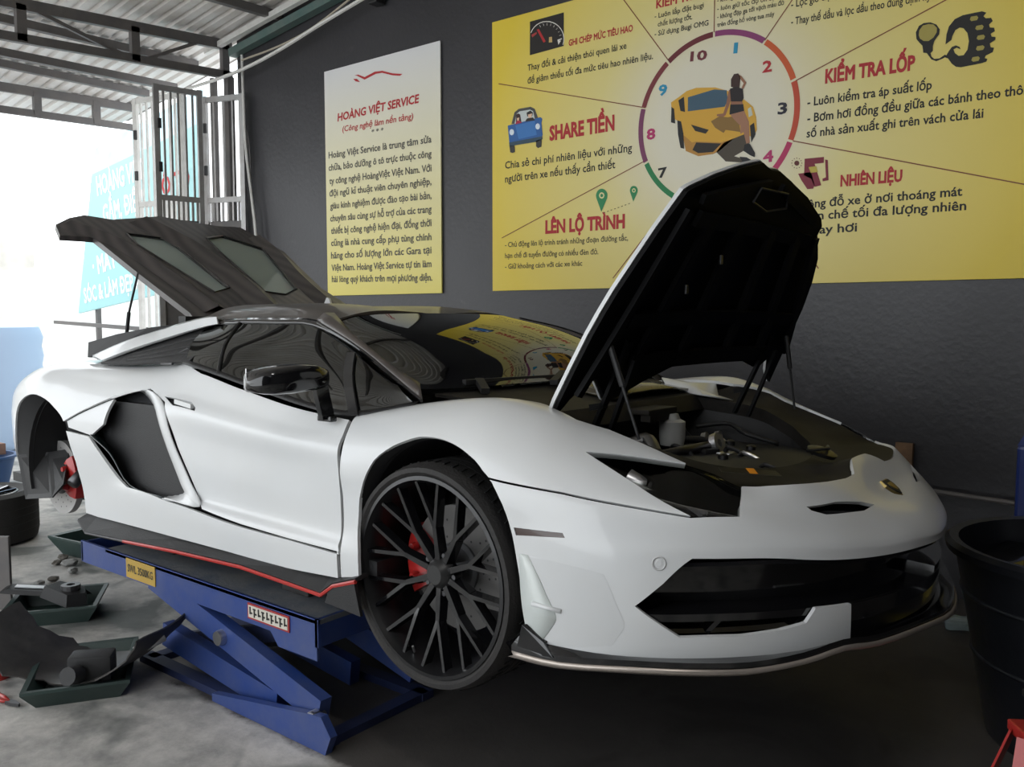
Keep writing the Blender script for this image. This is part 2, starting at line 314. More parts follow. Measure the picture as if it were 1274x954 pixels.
# ------------------------------------------------------------------ roof: corrugated sheets on purlins and trusses
def roof_z(x): return 4.25+.14*(x+6.6)
def corr():
    me_V = []; me_F = []; ny = 0
    ys = []; y = -3.4
    # trapezoid profile across y, ribs run along x
    prof = [(0, 0), (.07, 0), (.085, .028), (.115, .028), (.13, 0)]
    P = []
    while y < 5.3:
        for a, h in prof[:-1]: P.append((y+a, h))
        y += .13
    for x in (-10.2, 4.1):
        for (yy, h) in P: me_V.append((x, yy, roof_z(x)+h))
    n = len(P); F = [(i, i+1, n+i+1, n+i) for i in range(n-1)]
    return me_V, F
V, F = corr()
CORR = mat('corrugated_sheet', (.78, .76, .74), .4, metal=.05, dust=(.48, .40, .33), dscale=2.5, damt=.6)
tag(mk('ceiling', V, F, CORR), kind='structure')
tag(MB().box((-3.0, 0.95, 0), (14.2, 8.8, .03), Ry(-math.atan(.14))).build('ceiling_boards', mat('roof_underlay', (.25, .23, .21), .8)), kind='structure').location = (0, 0, roof_z(-3)+.06)
tr = thing('roof_truss', 'grey steel roof truss with uprights, nearest the camera under the corrugated roof', 'truss', (-7.4, 5, 3.7))
def rel(o, p): return (p[0]-o.location.x, p[1]-o.location.y, p[2]-o.location.z)
def truss(tr, x, y1, zb1, zt1, y0, zb0, zt0, posts, diags, w=.05):
    def zb(y): return zb1+(zb0-zb1)*(y-y1)/(y0-y1)
    def zt(y): return zt1+(zt0-zt1)*(y-y1)/(y0-y1)
    R = lambda p: rel(tr, p)
    MB().bar(R((x, y1, zb1)), R((x, y0, zb0)), w, .07).build('bottom_chord', STEEL, tr)
    MB().bar(R((x, y1, zt1)), R((x, y0, zt0)), w, .09).build('top_chord', STEEL, tr)
    for y in posts: MB().bar(R((x, y, zb(y)-.02)), R((x, y, zt(y))), .075, .05).build('post', STEEL, tr)
    for a, b in diags: MB().bar(R((x, a, zt(a))), R((x, b, zb(b))), .03, .03).build('brace', STEEL, tr)
truss(tr, -7.4, 5.0, 3.82, 4.10, 0.2, 3.52, 3.76, [4.93, 4.03, 3.09, 2.1, 1.1], [(3.12, 3.98), (4.7, 4.1), (1.2, 2.0)])
tr2 = thing('roof_truss', 'thin steel truss at the open end of the roof against the bright sky', 'truss', (-9.4, 5, 3.6))
truss(tr2, -9.4, 5.08, 3.61, 3.83, .5, 3.44, 3.66, [4.66, 4.05, 3.0, 2.0], [], .04)
for i, (x, za, zb_) in enumerate([(-6.6, 4.21, 4.06), (-7.95, 4.06, 3.95), (-8.35, 3.86, 3.76), (-8.9, 3.90, 3.85), (-5.6, 4.36, 4.2), (-4.4, 4.52, 4.4), (-3.2, 4.68, 4.6)]):
    tag(MB().bar((x, 4.98, min(za, roof_z(x)-.045)), (x, .2, min(zb_, roof_z(x)-.045)), .06, .07).build('purlin', STEEL),
        ['steel purlin joining the wall above the pale cables, nearest the camera', 'steel purlin just behind the near truss', 'steel purlin midway between the two trusses', 'steel purlin just before the far truss', None, None, None][i] or 'steel purlin overhead, %s of those over the car' % ['first', 'second', 'third'][i-4], 'purlin', 'roof purlins')
# green-grey eaves beam and cable runs along the top of the wall
tag(MB().bar((-7.3, 4.945, 4.0), (-4.9, 4.945, 4.30), .08, .07).build('eaves_beam', mat('teal_paint', (.06, .13, .12), .5, dust=(.2, .2, .18), damt=.6)), 'dull teal steel beam sloping up along the top of the wall', 'beam')
tag(MB().bar((-7.6, 4.86, 4.05), (-5.0, 4.86, 4.36), .05, .05).build('edge_rail', WHITEP), 'white square steel tube along the roof edge above the teal beam', 'beam')
CABLE = mat('pale_cable', (.45, .40, .32), .6)
tag(MB().tube(cr_line([(-8.1, 4.83, 3.74), (-7.15, 4.83, 3.76), (-6.5, 4.83, 3.83), (-5.8, 4.83, 3.96), (-5.1, 4.83, 4.08), (-4.5, 4.83, 4.2)], 4), .016, 6).build('cable', WHITEP), 'thick pale cable running up along the wall top', 'cable')
tag(MB().tube(cr_line([(-7.05, 4.88, 3.88), (-6.5, 4.88, 3.9), (-6.0, 4.88, 3.97), (-5.4, 4.88, 4.14), (-5.0, 4.86, 4.24)], 4), .009, 6).build('cable', CABLE), 'thin yellowish cable sagging under the teal beam', 'cable')
tag(MB().tube(cr_line([(-7.12, 4.93, 3.95), (-7.1, 4.92, 3.6), (-7.08, 4.92, 3.1), (-7.0, 4.92, 2.6), (-6.95, 4.92, 2.2), (-6.93, 4.92, 1.2)], 5), .014, 6).build('cable', WHITEP), 'white cable hanging down the corner of the dark wall', 'cable')
tag(MB().tube(cr_line([(-7.2, 4.95, 3.9), (-7.16, 4.94, 3.5), (-7.05, 4.94, 3.1), (-7.04, 4.94, 2.6), (-6.98, 4.94, 2.1)], 5), .007, 6).build('cable', STEEL), 'thin grey cable beside the hanging white cable', 'cable')
tag(MB().box((-5.28, 4.93, 4.07), (.1, .1, .12), bev=.01).tube([(-5.28, 4.92, 4.1), (-5.25, 4.9, 4.2)], .012).build('insulator', MBLACK), 'small black cable clamp at the wall top', 'clamp')
# ------------------------------------------------------------------ folding gate leaves at the wall end
def gate(name_label, cx, cy, rz, w, z0, z1, bars, m, pan=1):
    g = thing('folding_gate', name_label, 'gate', (cx, cy, 0), rz)
    f = MB()
    for sx in (-w/2, w/2): f.box((sx, 0, (z0+z1)/2), (.05, .04, z1-z0))
    for z in (z1-.03, 2.62, z0+.03): f.box((0, 0, z), (w, .035, .05))
    f.build('gate_frame', m, g)
    for k in range(bars):
        x = -w/2+w*(k+1)/(bars+1); MB().box((x, 0, (z1+2.62)/2), (.018, .018, z1-2.62)).build('gate_bar', m, g)
    for k in range(bars+3):
        x = -w/2+w*(k+1)/(bars+4); MB().box((x, 0, 2.52), (.02, .02, .2)).build('gate_picket', m, g)
    if pan: MB().box((0, .012, (z0+2.42)/2), (w-.06, .006, 2.42-z0)).build('lower_panel', STEEL, g)
    else:
        for k in range(bars-2): x = -w/2+w*(k+1)/(bars-1); MB().box((x, 0, (z0+2.42)/2), (.022, .02, 2.42-z0)).build('lower_bar', m, g)
    for z in (3.3, 2.9): MB().box((-w/2+.02, -.03, z), (.03, .02, .09)).build('hinge', MBLACK, g)
    return g
gate('white barred folding gate leaf, leftmost, in front of the teal sign', -8.05, 4.6, math.radians(12), .62, .02, 3.66, 7, WHITEP, 0)
gate('grey folding gate leaf with lattice foot between the white leaf and the wall', -7.62, 4.56, math.radians(75), .40, .02, 3.66, 5, RAWGALV)
gate('grey folding gate leaf hinged next to the dark wall end', -7.34, 4.86, math.radians(20), .42, .02, 3.6, 3, RAWGALV)
tag(MB().box((-7.4, 4.97, 1.9), (.07, .07, 3.8)).box((-7.55, 4.9, 1.9), (.04, .06, 3.8)).build('gate_post', STEEL), 'dark steel post at the end of the wall carrying the gate leaves', 'post')
# ------------------------------------------------------------------ outside: pale wall, teal sign, tank, yard things
WALLO = mat('white_outside_wall', (.8, .8, .78), .8, var=.06, vscale=3)
tag(MB().box((-15.5, 7.2, .6), (14, .25, 3.6)).build('wall_outside', WALLO), kind='structure')
tag(MB().box((-22, 3.2, 2.0), (.3, 12, 4.0)).build('wall_yard', mat('pale_yard_wall', (.62, .6, .56), .85, var=.25, vscale=1.2)), kind='structure')
tag(MB().bar((-13.6, 6.0, 1.42), (-7.8, 5.2, 1.30), .06, .05).build('railing', STEEL), 'grey rail running below the teal sign outside', 'rail')
# ------------------------------------------------------------------ flat print on boards
TXC = {}
def text_mesh(s, bold=0):
    """unit mesh of a string, glyph outlines from the built-in font"""
    k = (s, bold)
    if k in TXC: return TXC[k]
    c = bpy.data.curves.new('t', 'FONT'); c.body = s; c.size = 1; c.resolution_u = 2; c.fill_mode = 'NONE'
    o = bpy.data.objects.new('t', c); COL.objects.link(o); dg = bpy.context.evaluated_depsgraph_get(); me = o.evaluated_get(dg).to_mesh()
    V = [tuple(v.co[:2]) for v in me.vertices]; E = [tuple(e.vertices) for e in me.edges]
    o.evaluated_get(dg).to_mesh_clear(); bpy.data.objects.remove(o); bpy.data.curves.remove(c)
    # fill with the non-zero winding rule so that accents which touch their letter stay solid
    nxt = {}
    for i, j in E: nxt.setdefault(i, []).append(j); nxt.setdefault(j, []).append(i)
    seen = set(); loops = []
    for st in range(len(V)):
        if st in seen or st not in nxt: continue
        L = [st]; seen.add(st); cur = st
        while True:
            n_ = [q for q in nxt[cur] if q not in seen]
            if not n_: break
            cur = (st+1 if (cur == st and st+1 in n_) else n_[0]); seen.add(cur); L.append(cur)
        if len(L) > 2: loops.append(L)
    def inpoly(L, M_):      # share of the vertices of L that lie inside M_
        P = np.array([V[i] for i in L]); Q = np.array([V[i] for i in M_])
        if P[:, 0].min() > Q[:, 0].max() or P[:, 0].max() < Q[:, 0].min() or P[:, 1].min() < Q[:, 1].min()-1e-6 or P[:, 1].max() > Q[:, 1].max()+1e-6: return 0
        R_ = np.roll(Q, -1, 0); px, py = P[:, :1], P[:, 1:]
        c_ = ((Q[None, :, 1] > py) != (R_[None, :, 1] > py)) & (px < (R_[None, :, 0]-Q[None, :, 0])*(py-Q[None, :, 1])/(R_[None, :, 1]-Q[None, :, 1]+1e-12)+Q[None, :, 0])
        return (c_.sum(1) % 2).mean()
    W2 = list(V); new = []
    for L in loops:
        hole = sum(inpoly(L, M_) > .95 for M_ in loops if M_ is not L) % 2 == 1
        a_ = sum(V[i][0]*V[j][1]-V[j][0]*V[i][1] for i, j in zip(L, L[1:]+L[:1]))
        if (a_ > 0) == hole: L = L[::-1]
        new.append(L)
        if not bold: continue
        for p_, i, n_ in zip(L[-1:]+L[:-1], L, L[1:]+L[:1]):
            a_ = np.array(V[i])-V[p_]; b_ = np.array(V[n_])-V[i]; a_ /= np.linalg.norm(a_)+1e-9; b_ /= np.linalg.norm(b_)+1e-9
            q_ = np.array([a_[1]+b_[1], -a_[0]-b_[0]]); q_ /= np.linalg.norm(q_)+1e-9; m_ = 1/max(.6, q_[0]*a_[1]-q_[1]*a_[0]); q_ = q_*bold*m_; W2[i] = (V[i][0]+q_[0], V[i][1]+q_[1])
    loops = new; V = W2
    A = []; B = []
    for L in loops:
        for i, j in zip(L, L[1:]+L[:1]): A.append(V[i]); B.append(V[j])
    A = np.array(A); B = np.array(B)
    edges = [(i, j) for L in loops for i, j in zip(L, L[1:]+L[:1])]
    vs, _, fs, _, _, _ = delaunay_2d_cdt([Vector(v) for v in V], edges, [], 0, 1e-5)
    vs = np.array([v[:] for v in vs]); fs = [f for f in fs]; C = np.array([vs[list(f)].mean(0) for f in fs])
    W = np.zeros(len(C)); x0 = np.minimum(A[:, 0], B[:, 0])
    for i0 in range(0, len(C), 400):
        P = C[i0:i0+400]; py = P[:, 1:2]; cr = (B[None, :, 0]-A[None, :, 0])*(py-A[None, :, 1])-(P[:, 0:1]-A[None, :, 0])*(B[None, :, 1]-A[None, :, 1])
        upw = (A[None, :, 1] <= py) & (B[None, :, 1] > py) & (cr > 0); dnw = (A[None, :, 1] > py) & (B[None, :, 1] <= py) & (cr < 0)
        W[i0:i0+400] = upw.sum(1)-dnw.sum(1)
    F = [tuple(f) for f, w in zip(fs, W) if w != 0]; V = np.column_stack([vs, np.zeros(len(vs))])
    TXC[k] = (V, F); return V, F
def put_text(mb, s, a, b, h, y, bold=0, slant=0):
    """string with baseline from a to b (x,z on a wall facing -y), cap height h"""
    V, F = text_mesh(s, bold); x0 = V[:, 0].min(); w = V[:, 0].max()-x0
    a = np.array(a, float); b = np.array(b, float); L = np.linalg.norm(b-a); d = (b-a)/L; n = np.array([-d[1], d[0]])
    X = (V[:, 0]-x0)/w*L; Z = V[:, 1]/.729*h; X = X+Z*slant
    P = a+X[:, None]*d+Z[:, None]*n
    mb.add([(p[0], y, p[1]) for p in P], F)
def flat(mb, poly, y):
    """polygon (x,z) as a flat print"""
    k = len(mb.V); from mathutils.geometry import tessellate_polygon
    mb.V += [(p[0], y, p[1]) for p in poly]
    for t in tessellate_polygon([[Vector((p[0], p[1], 0)) for p in poly]]): mb.F.append(tuple(k+i for i in t))
def strip(mb, pts, w, y):
    """polyline print of width w"""
    for (a, b) in zip(pts[:-1], pts[1:]):
        d = np.array(b, float)-np.array(a, float); L = np.linalg.norm(d)
        if L < 1e-9: continue
        n = np.array([-d[1], d[0]])/L*w/2; a = np.array(a); b = np.array(b)
        mb.add([(q[0], y, q[1]) for q in (a-n, b-n, b+n, a+n)], [(0, 1, 2, 3)])
def disc(c, r, n=16, a0=0, a1=2*PI): return [(c[0]+r*math.cos(a0+(a1-a0)*k/n), c[1]+r*math.sin(a0+(a1-a0)*k/n)) for k in range(n)]
def arcpts(c, r, a0, a1, n=16): return [(c[0]+r*math.cos(a0+(a1-a0)*k/n), c[1]+r*math.sin(a0+(a1-a0)*k/n)) for k in range(n+1)]
YTXT = [
 ('fuel', 'red', 'GHI CHÉP MỨC TIÊU HAO', (-3.438, 3.348), (-2.933, 3.347), 0.043, 0.03),
 ('fuel', 'black', 'Thay đổi & cải thiện thói quen lái xe', (-3.79, 3.243), (-2.98, 3.246), 0.044, 0.014),
 ('fuel', 'black', 'để giảm thiểu tối đa mức tiêu hao nhiên liệu.', (-3.79, 3.154), (-2.783, 3.144), 0.044, 0.014),
 ('share', 'red', 'SHARE TIỀN', (-3.598, 2.734), (-3.066, 2.738), 0.099, 0.045),
 ('share', 'black', 'Chia sẻ chi phí nhiên liệu với những', (-3.996, 2.579), (-2.93, 2.581), 0.054, 0.014),
 ('share', 'black', 'người trên xe nếu thấy cần thiết', (-3.996, 2.48), (-3.057, 2.486), 0.055, 0.014),
 ('route', 'red', 'LÊN LỘ TRÌNH', (-3.631, 2.091), (-2.979, 2.089), 0.091, 0.045),
 ('route', 'dark', '- Chủ động lên lộ trình tránh những đoạn đường tắc,', (-3.997, 2.011), (-2.953, 2.004), 0.038, 0.012),
 ('route', 'dark', 'hạn chế đi tuyến đường có nhiều đèn đỏ.', (-3.997, 1.931), (-3.185, 1.924), 0.038, 0.012),
 ('route', 'dark', '- Giữ khoảng cách với các xe khác', (-3.997, 1.852), (-3.315, 1.851), 0.038, 0.012),
 ('route', 'dark', 'G', (-2.951, 1.819), (-2.908, 1.82), 0.034, 0.012),
 ('plug', 'red', 'KIỂM TRA BUGI', (-2.765, 3.454), (-2.307, 3.45), 0.05, 0.035),
 ('plug', 'black', '- Luôn lắp đặt bugi', (-2.775, 3.392), (-2.437, 3.389), 0.032, 0.014),
 ('plug', 'black', 'chất lượng tốt.', (-2.752, 3.338), (-2.512, 3.335), 0.032, 0.014),
 ('plug', 'black', '- Sử dụng Bugi OMG', (-2.774, 3.282), (-2.403, 3.276), 0.033, 0.014),
 ('speed', 'black', '- không đạp phanh gấp', (-2.348, 3.398), (-2.031, 3.392), 0.028, 0.014),
 ('speed', 'black', '- luôn giữ tốc độ ổn định', (-2.347, 3.348), (-1.958, 3.335), 0.028, 0.014),
 ('speed', 'black', '- không đạp ga tới vạch màu đỏ', (-2.346, 3.3), (-1.933, 3.295), 0.029, 0.014),
 ('speed', 'black', 'trên đồng hồ vòng tua máy', (-2.345, 3.253), (-1.989, 3.244), 0.028, 0.014),
 ('oil', 'black', '- Lọc gió động cơ', (-1.89, 3.268), (-1.567, 3.269), 0.041, 0.014),
 ('oil', 'black', '- Thay thế dầu và lọc dầu theo đúng định kỳ', (-1.888, 3.171), (-1.147, 3.151), 0.043, 0.014),
 ('tyre', 'red', 'KIỂM TRA LỐP', (-1.685, 2.813), (-1.213, 2.807), 0.076, 0.045),
 ('tyre', 'black', '- Luôn kiểm tra áp suất lốp', (-1.782, 2.699), (-1.127, 2.691), 0.05, 0.02),
 ('tyre', 'black', '- Bơm hơi đồng đều giữa các bánh theo thông số', (-1.78, 2.609), (-0.578, 2.597), 0.05, 0.02),
 ('tyre', 'black', 'số nhà sản xuất ghi trên vách cửa lái', (-1.782, 2.524), (-0.88, 2.51), 0.049, 0.02),
 ('fuelspot', 'red', 'NHIÊN LIỆU', (-1.584, 2.231), (-1.258, 2.228), 0.062, 0.045),
 ('fuelspot', 'black', 'Không đỗ xe ở nơi thoáng mát', (-1.842, 2.124), (-0.962, 2.126), 0.05, 0.02),
 ('fuelspot', 'black', 'hạn chế tối đa lượng nhiên', (-1.784, 2.055), (-0.941, 2.051), 0.05, 0.02),
 ('fuelspot', 'black', 'bay hơi', (-1.735, 1.974), (-1.485, 1.975), 0.05, 0.02),
 ('number', 'maroon', '10', (-2.523, 3.083), (-2.41, 3.074), 0.058, 0.035),
 ('number', 'cyan', '1', (-2.238, 3.079), (-2.212, 3.077), 0.061, 0.035),
 ('number', 'red', '2', (-2.054, 2.934), (-1.996, 2.933), 0.065, 0.035),
 ('number', 'navy', '3', (-1.956, 2.679), (-1.899, 2.678), 0.065, 0.035),
 ('number', 'pink', '4', (-2.037, 2.411), (-1.974, 2.413), 0.066, 0.035),
 ('number', 'black', '7', (-2.732, 2.39), (-2.669, 2.394), 0.061, 0.035),
 ('number', 'pink', '8', (-2.823, 2.642), (-2.759, 2.642), 0.067, 0.035),
 ('number', 'cyan', '9', (-2.739, 2.906), (-2.677, 2.907), 0.066, 0.035),
]
WTXT = [
 ('body', 'grey', 'Hoàng Việt Service là trung tâm sửa', (-5.96, 2.873), (-4.729, 2.859), 0.057, 0.02),
 ('body', 'grey', 'chữa, bảo dưỡng ô tô trực thuộc công', (-5.962, 2.767), (-4.73, 2.748), 0.056, 0.02),
 ('body', 'grey', 'ty công nghệ HoàngViệt Việt Nam. Với', (-5.955, 2.652), (-4.731, 2.637), 0.057, 0.02),
 ('body', 'grey', 'đội ngũ kĩ thuật viên chuyên nghiệp,', (-5.957, 2.546), (-4.732, 2.535), 0.056, 0.02),
 ('body', 'grey', 'giàu kinh nghiệm được đào tạo bài bản,', (-5.949, 2.438), (-4.733, 2.426), 0.056, 0.02),
 ('body', 'grey', 'chuyên sâu cùng sự hỗ trợ của các trang', (-5.952, 2.33), (-4.734, 2.32), 0.057, 0.02),
 ('body', 'grey', 'thiết bị công nghệ hiện đại, đồng thời', (-5.944, 2.222), (-4.735, 2.213), 0.057, 0.02),
 ('body', 'grey', 'cũng là nhà cung cấp phụ tùng chính', (-5.946, 2.118), (-4.737, 2.104), 0.057, 0.02),
 ('body', 'grey', 'hãng cho số lượng lớn các Gara tại', (-5.949, 2.009), (-4.738, 2.0), 0.058, 0.02),
 ('body', 'grey', 'Việt Nam. Hoàng Việt Service tự tin làm', (-5.946, 1.901), (-4.739, 1.893), 0.057, 0.02),
 ('body', 'grey', 'hài lòng quý khách trên mọi phương diện.', (-5.943, 1.803), (-4.731, 1.785), 0.057, 0.02),
 ('head', 'red', 'HOÀNG VIỆT SERVICE', (-5.836, 3.172), (-4.865, 3.184), 0.067, 0.03),
 ('head', 'red', '(Công nghệ làm nền tảng)', (-5.776, 3.076), (-4.929, 3.066), 0.05, 0.015),
 ('head', 'grey', '* * *', (-5.415, 3.009), (-5.271, 3.007), 0.039, 0.01),
]
ART = [
 ('car_picture','D9A73A',1,[(-2.65,2.851),(-2.599,2.875),(-2.541,2.905),(-2.477,2.914),(-2.351,2.896),(-2.268,2.862),(-2.227,2.818),(-2.159,2.792),(-2.106,2.744),(-2.085,2.68),(-2.079,2.606),(-2.102,2.566),(-2.155,2.591),(-2.181,2.545),(-2.315,2.511),(-2.357,2.497),(-2.455,2.495),(-2.542,2.537),(-2.566,2.644),(-2.596,2.726),(-2.641,2.758)]),
 ('car_picture','B8863B',2,[(-2.566,2.644),(-2.5,2.584),(-2.471,2.587),(-2.303,2.56),(-2.221,2.575),(-2.315,2.511),(-2.357,2.497),(-2.455,2.495),(-2.542,2.537)]),
 ('car_picture','3E5B6E',2,[(-2.533,2.865),(-2.357,2.885),(-2.275,2.867),(-2.267,2.806),(-2.286,2.771),(-2.532,2.779)]),
 ('car_picture','1C2023',2,[(-2.599,2.856),(-2.56,2.873),(-2.551,2.778),(-2.583,2.789)]),
 ('car_picture','1A1A1A',2,[(-2.647,2.824),(-2.627,2.808),(-2.618,2.716),(-2.648,2.727)]),
 ('car_picture','1A1A1A',2,[(-2.604,2.734),(-2.577,2.723),(-2.559,2.643),(-2.554,2.552),(-2.579,2.561),(-2.598,2.648)]),
 ('car_picture','22211F',2,[(-2.509,2.695),(-2.388,2.647),(-2.408,2.626),(-2.479,2.652)]),
 ('car_picture','231F1C',3,[(-2.496,2.538),(-2.471,2.581),(-2.303,2.554),(-2.357,2.509),(-2.456,2.514)]),
 ('car_picture','4A4134',2,[(-2.336,2.507),(-2.289,2.558),(-2.155,2.591),(-2.121,2.537),(-2.16,2.493),(-2.219,2.468),(-2.099,2.424),(-2.105,2.415),(-2.273,2.443)]),
 ('car_picture','8B6A33',2,[(-2.375,2.696),(-2.32,2.719),(-2.265,2.705),(-2.198,2.708),(-2.182,2.607),(-2.277,2.632),(-2.29,2.615),(-2.346,2.654)]),
 ('car_picture','1B1B19',3,[(-2.123,2.636),(-2.097,2.651),(-2.087,2.582),(-2.112,2.536)]),
 ('car_picture','C9CFC0',3,[(-2.138,2.737),(-2.119,2.746),(-2.107,2.696),(-2.131,2.687)]),
 ('person_picture','3A2019',4,[(-2.249,2.927),(-2.23,2.955),(-2.203,2.954),(-2.189,2.929),(-2.194,2.869),(-2.214,2.866),(-2.248,2.883)]),
 ('person_picture','9A6B50',4,[(-2.203,2.95),(-2.182,2.934),(-2.151,2.892),(-2.168,2.858),(-2.181,2.864),(-2.168,2.891),(-2.196,2.928)]),
 ('person_picture','1E1517',5,[(-2.255,2.872),(-2.215,2.878),(-2.172,2.859),(-2.166,2.803),(-2.175,2.785),(-2.246,2.796)]),
 ('person_picture','96674D',4,[(-2.261,2.867),(-2.248,2.865),(-2.246,2.802),(-2.279,2.72),(-2.292,2.712),(-2.336,2.722),(-2.336,2.733),(-2.295,2.732),(-2.28,2.77)]),
 ('person_picture','96674D',4,[(-2.246,2.799),(-2.175,2.788),(-2.169,2.764),(-2.25,2.776)]),
 ('person_picture','15161A',5,[(-2.25,2.778),(-2.167,2.768),(-2.161,2.728),(-2.211,2.723),(-2.254,2.719)]),
 ('person_picture','A5775C',4,[(-2.252,2.722),(-2.161,2.728),(-2.13,2.662),(-2.121,2.537),(-2.143,2.534),(-2.162,2.604),(-2.182,2.595),(-2.183,2.644),(-2.224,2.687)]),
 ('person_picture','16171A',5,[(-2.154,2.529),(-2.121,2.531),(-2.087,2.472),(-2.089,2.447),(-2.119,2.463),(-2.16,2.493)]),
 ('person_picture','16171A',5,[(-2.185,2.461),(-2.139,2.453),(-2.101,2.427),(-2.105,2.416),(-2.165,2.429)]),
 ('tyre_icon','16140F',1,[(-1.069,2.907),(-1.066,2.958),(-1.056,2.995),(-1.03,3.026),(-0.994,3.038),(-0.941,3.039),(-0.905,3.039),(-0.885,3.028),(-0.898,3.013),(-0.887,3.001),(-0.863,2.998),(-0.855,2.981),(-0.871,2.967),(-0.867,2.952),(-0.848,2.947),(-0.844,2.929),(-0.862,2.92),(-0.857,2.905),(-0.84,2.9),(-0.84,2.887),(-0.864,2.873),(-0.859,2.853),(-0.844,2.848),(-0.85,2.827),(-0.88,2.816),(-0.884,2.805),(-0.872,2.798),(-0.876,2.786),(-0.896,2.782),(-0.993,2.778),(-1.016,2.785),(-1.035,2.803),(-1.055,2.834),(-1.069,2.841),(-1.051,2.872),(-1.038,2.889),(-1.02,2.893),(-1.002,2.882),(-0.996,2.869),(-1.015,2.88),(-1.03,2.875),(-1.023,2.855),(-1.005,2.838),(-0.982,2.837),(-0.965,2.861),(-0.96,2.903),(-0.968,2.944),(-0.987,2.972),(-1.005,2.979),(-1.025,2.97),(-1.038,2.943),(-1.042,2.924)]),
 ('tyre_icon','A89A4A',2,[(-0.959,3.009),(-0.955,3.023),(-0.928,3.022),(-0.921,3.012),(-0.926,3.0),(-0.952,3.0)]),
 ('tyre_icon','A89A4A',2,[(-0.933,2.959),(-0.928,2.972),(-0.902,2.972),(-0.895,2.962),(-0.9,2.949),(-0.925,2.95)]),
 ('tyre_icon','A89A4A',2,[(-0.925,2.909),(-0.92,2.922),(-0.894,2.922),(-0.887,2.912),(-0.892,2.899),(-0.917,2.9)]),
 ('tyre_icon','A89A4A',2,[(-0.926,2.856),(-0.921,2.87),(-0.895,2.87),(-0.887,2.86),(-0.893,2.847),(-0.918,2.847)]),
 ('tyre_icon','A89A4A',2,[(-0.945,2.805),(-0.94,2.819),(-0.914,2.819),(-0.906,2.809),(-0.912,2.796),(-0.937,2.796)]),
 ('tyre_icon','16140F',1,[(-1.211,2.962),(-1.215,2.997),(-1.201,3.027),(-1.178,3.037),(-1.145,3.034),(-1.116,3.017),(-1.099,2.989),(-1.101,2.965),(-1.123,2.935),(-1.129,2.911),(-1.128,2.886),(-1.139,2.876),(-1.134,2.858),(-1.12,2.843),(-1.096,2.841),(-1.069,2.856),(-1.06,2.847),(-1.078,2.838),(-1.11,2.83),(-1.134,2.843),(-1.158,2.88),(-1.175,2.885),(-1.18,2.921),(-1.196,2.941)]),
 ('tyre_icon','A99B4C',2,[(-1.2,2.98),(-1.198,3.004),(-1.182,3.025),(-1.154,3.027),(-1.13,3.02),(-1.113,2.999),(-1.113,2.977),(-1.128,2.953),(-1.151,2.94),(-1.175,2.945),(-1.194,2.961)]),
 ('gauge_icon','1D1815',1,[(-3.77,3.578),(-3.479,3.58),(-3.478,3.356),(-3.77,3.347)]),
 ('gauge_icon','E8E4DC',2,[(-3.764,3.501),(-3.751,3.52),(-3.746,3.516),(-3.758,3.498)]),
 ('gauge_icon','E8E4DC',2,[(-3.751,3.52),(-3.733,3.535),(-3.729,3.531),(-3.746,3.516)]),
 ('gauge_icon','E8E4DC',2,[(-3.733,3.535),(-3.711,3.547),(-3.707,3.541),(-3.729,3.531)]),
 ('gauge_icon','E8E4DC',2,[(-3.711,3.547),(-3.685,3.554),(-3.683,3.548),(-3.707,3.541)]),
 ('gauge_icon','E8E4DC',2,[(-3.685,3.554),(-3.657,3.556),(-3.656,3.55),(-3.683,3.548)]),
 ('gauge_icon','E8E4DC',2,[(-3.657,3.556),(-3.628,3.553),(-3.628,3.547),(-3.656,3.55)]),
 ('gauge_icon','E8E4DC',2,[(-3.628,3.553),(-3.599,3.546),(-3.6,3.54),(-3.628,3.547)]),
 ('gauge_icon','E8E4DC',2,[(-3.599,3.546),(-3.571,3.534),(-3.573,3.529),(-3.6,3.54)]),
 ('gauge_icon','E8E4DC',2,[(-3.571,3.534),(-3.545,3.519),(-3.548,3.514),(-3.573,3.529)]),
 ('gauge_icon','E8E4DC',2,[(-3.545,3.519),(-3.522,3.5),(-3.526,3.497),(-3.548,3.514)]),
 ('gauge_icon','E8E4DC',2,[(-3.522,3.5),(-3.503,3.479),(-3.507,3.476),(-3.526,3.497)]),
 ('gauge_icon','E8E4DC',2,[(-3.503,3.479),(-3.488,3.456),(-3.493,3.454),(-3.507,3.476)]),
 ('gauge_icon','E8E4DC',2,[(-3.488,3.456),(-3.478,3.432),(-3.484,3.431),(-3.493,3.454)]),
 ('gauge_icon','E8E4DC',2,[(-3.478,3.432),(-3.474,3.408),(-3.48,3.408),(-3.484,3.431)]),
 ('gauge_icon','E8E4DC',2,[(-3.474,3.408),(-3.476,3.385),(-3.481,3.386),(-3.48,3.408)]),
 ('gauge_icon','E8E4DC',2,[(-3.476,3.385),(-3.483,3.363),(-3.488,3.366),(-3.481,3.386)]),
 ('gauge_icon','D8D0C8',2,[(-3.687,3.537),(-3.685,3.538),(-3.674,3.522),(-3.677,3.521)]),
 ('gauge_icon','D8D0C8',2,[(-3.656,3.542),(-3.653,3.542),(-3.646,3.525),(-3.65,3.525)]),
 ('gauge_icon','D8D0C8',2,[(-3.622,3.538),(-3.619,3.538),(-3.618,3.521),(-3.622,3.522)]),
 ('gauge_icon','D8D0C8',2,[(-3.588,3.528),(-3.586,3.527),(-3.59,3.512),(-3.593,3.513)]),
 ('gauge_icon','D8D0C8',2,[(-3.557,3.511),(-3.555,3.509),(-3.564,3.497),(-3.567,3.499)]),
 ('gauge_icon','D8D0C8',2,[(-3.53,3.488),(-3.529,3.487),(-3.542,3.477),(-3.544,3.48)]),
 ('gauge_icon','D8D0C8',2,[(-3.51,3.462),(-3.509,3.461),(-3.525,3.455),(-3.527,3.458)]),
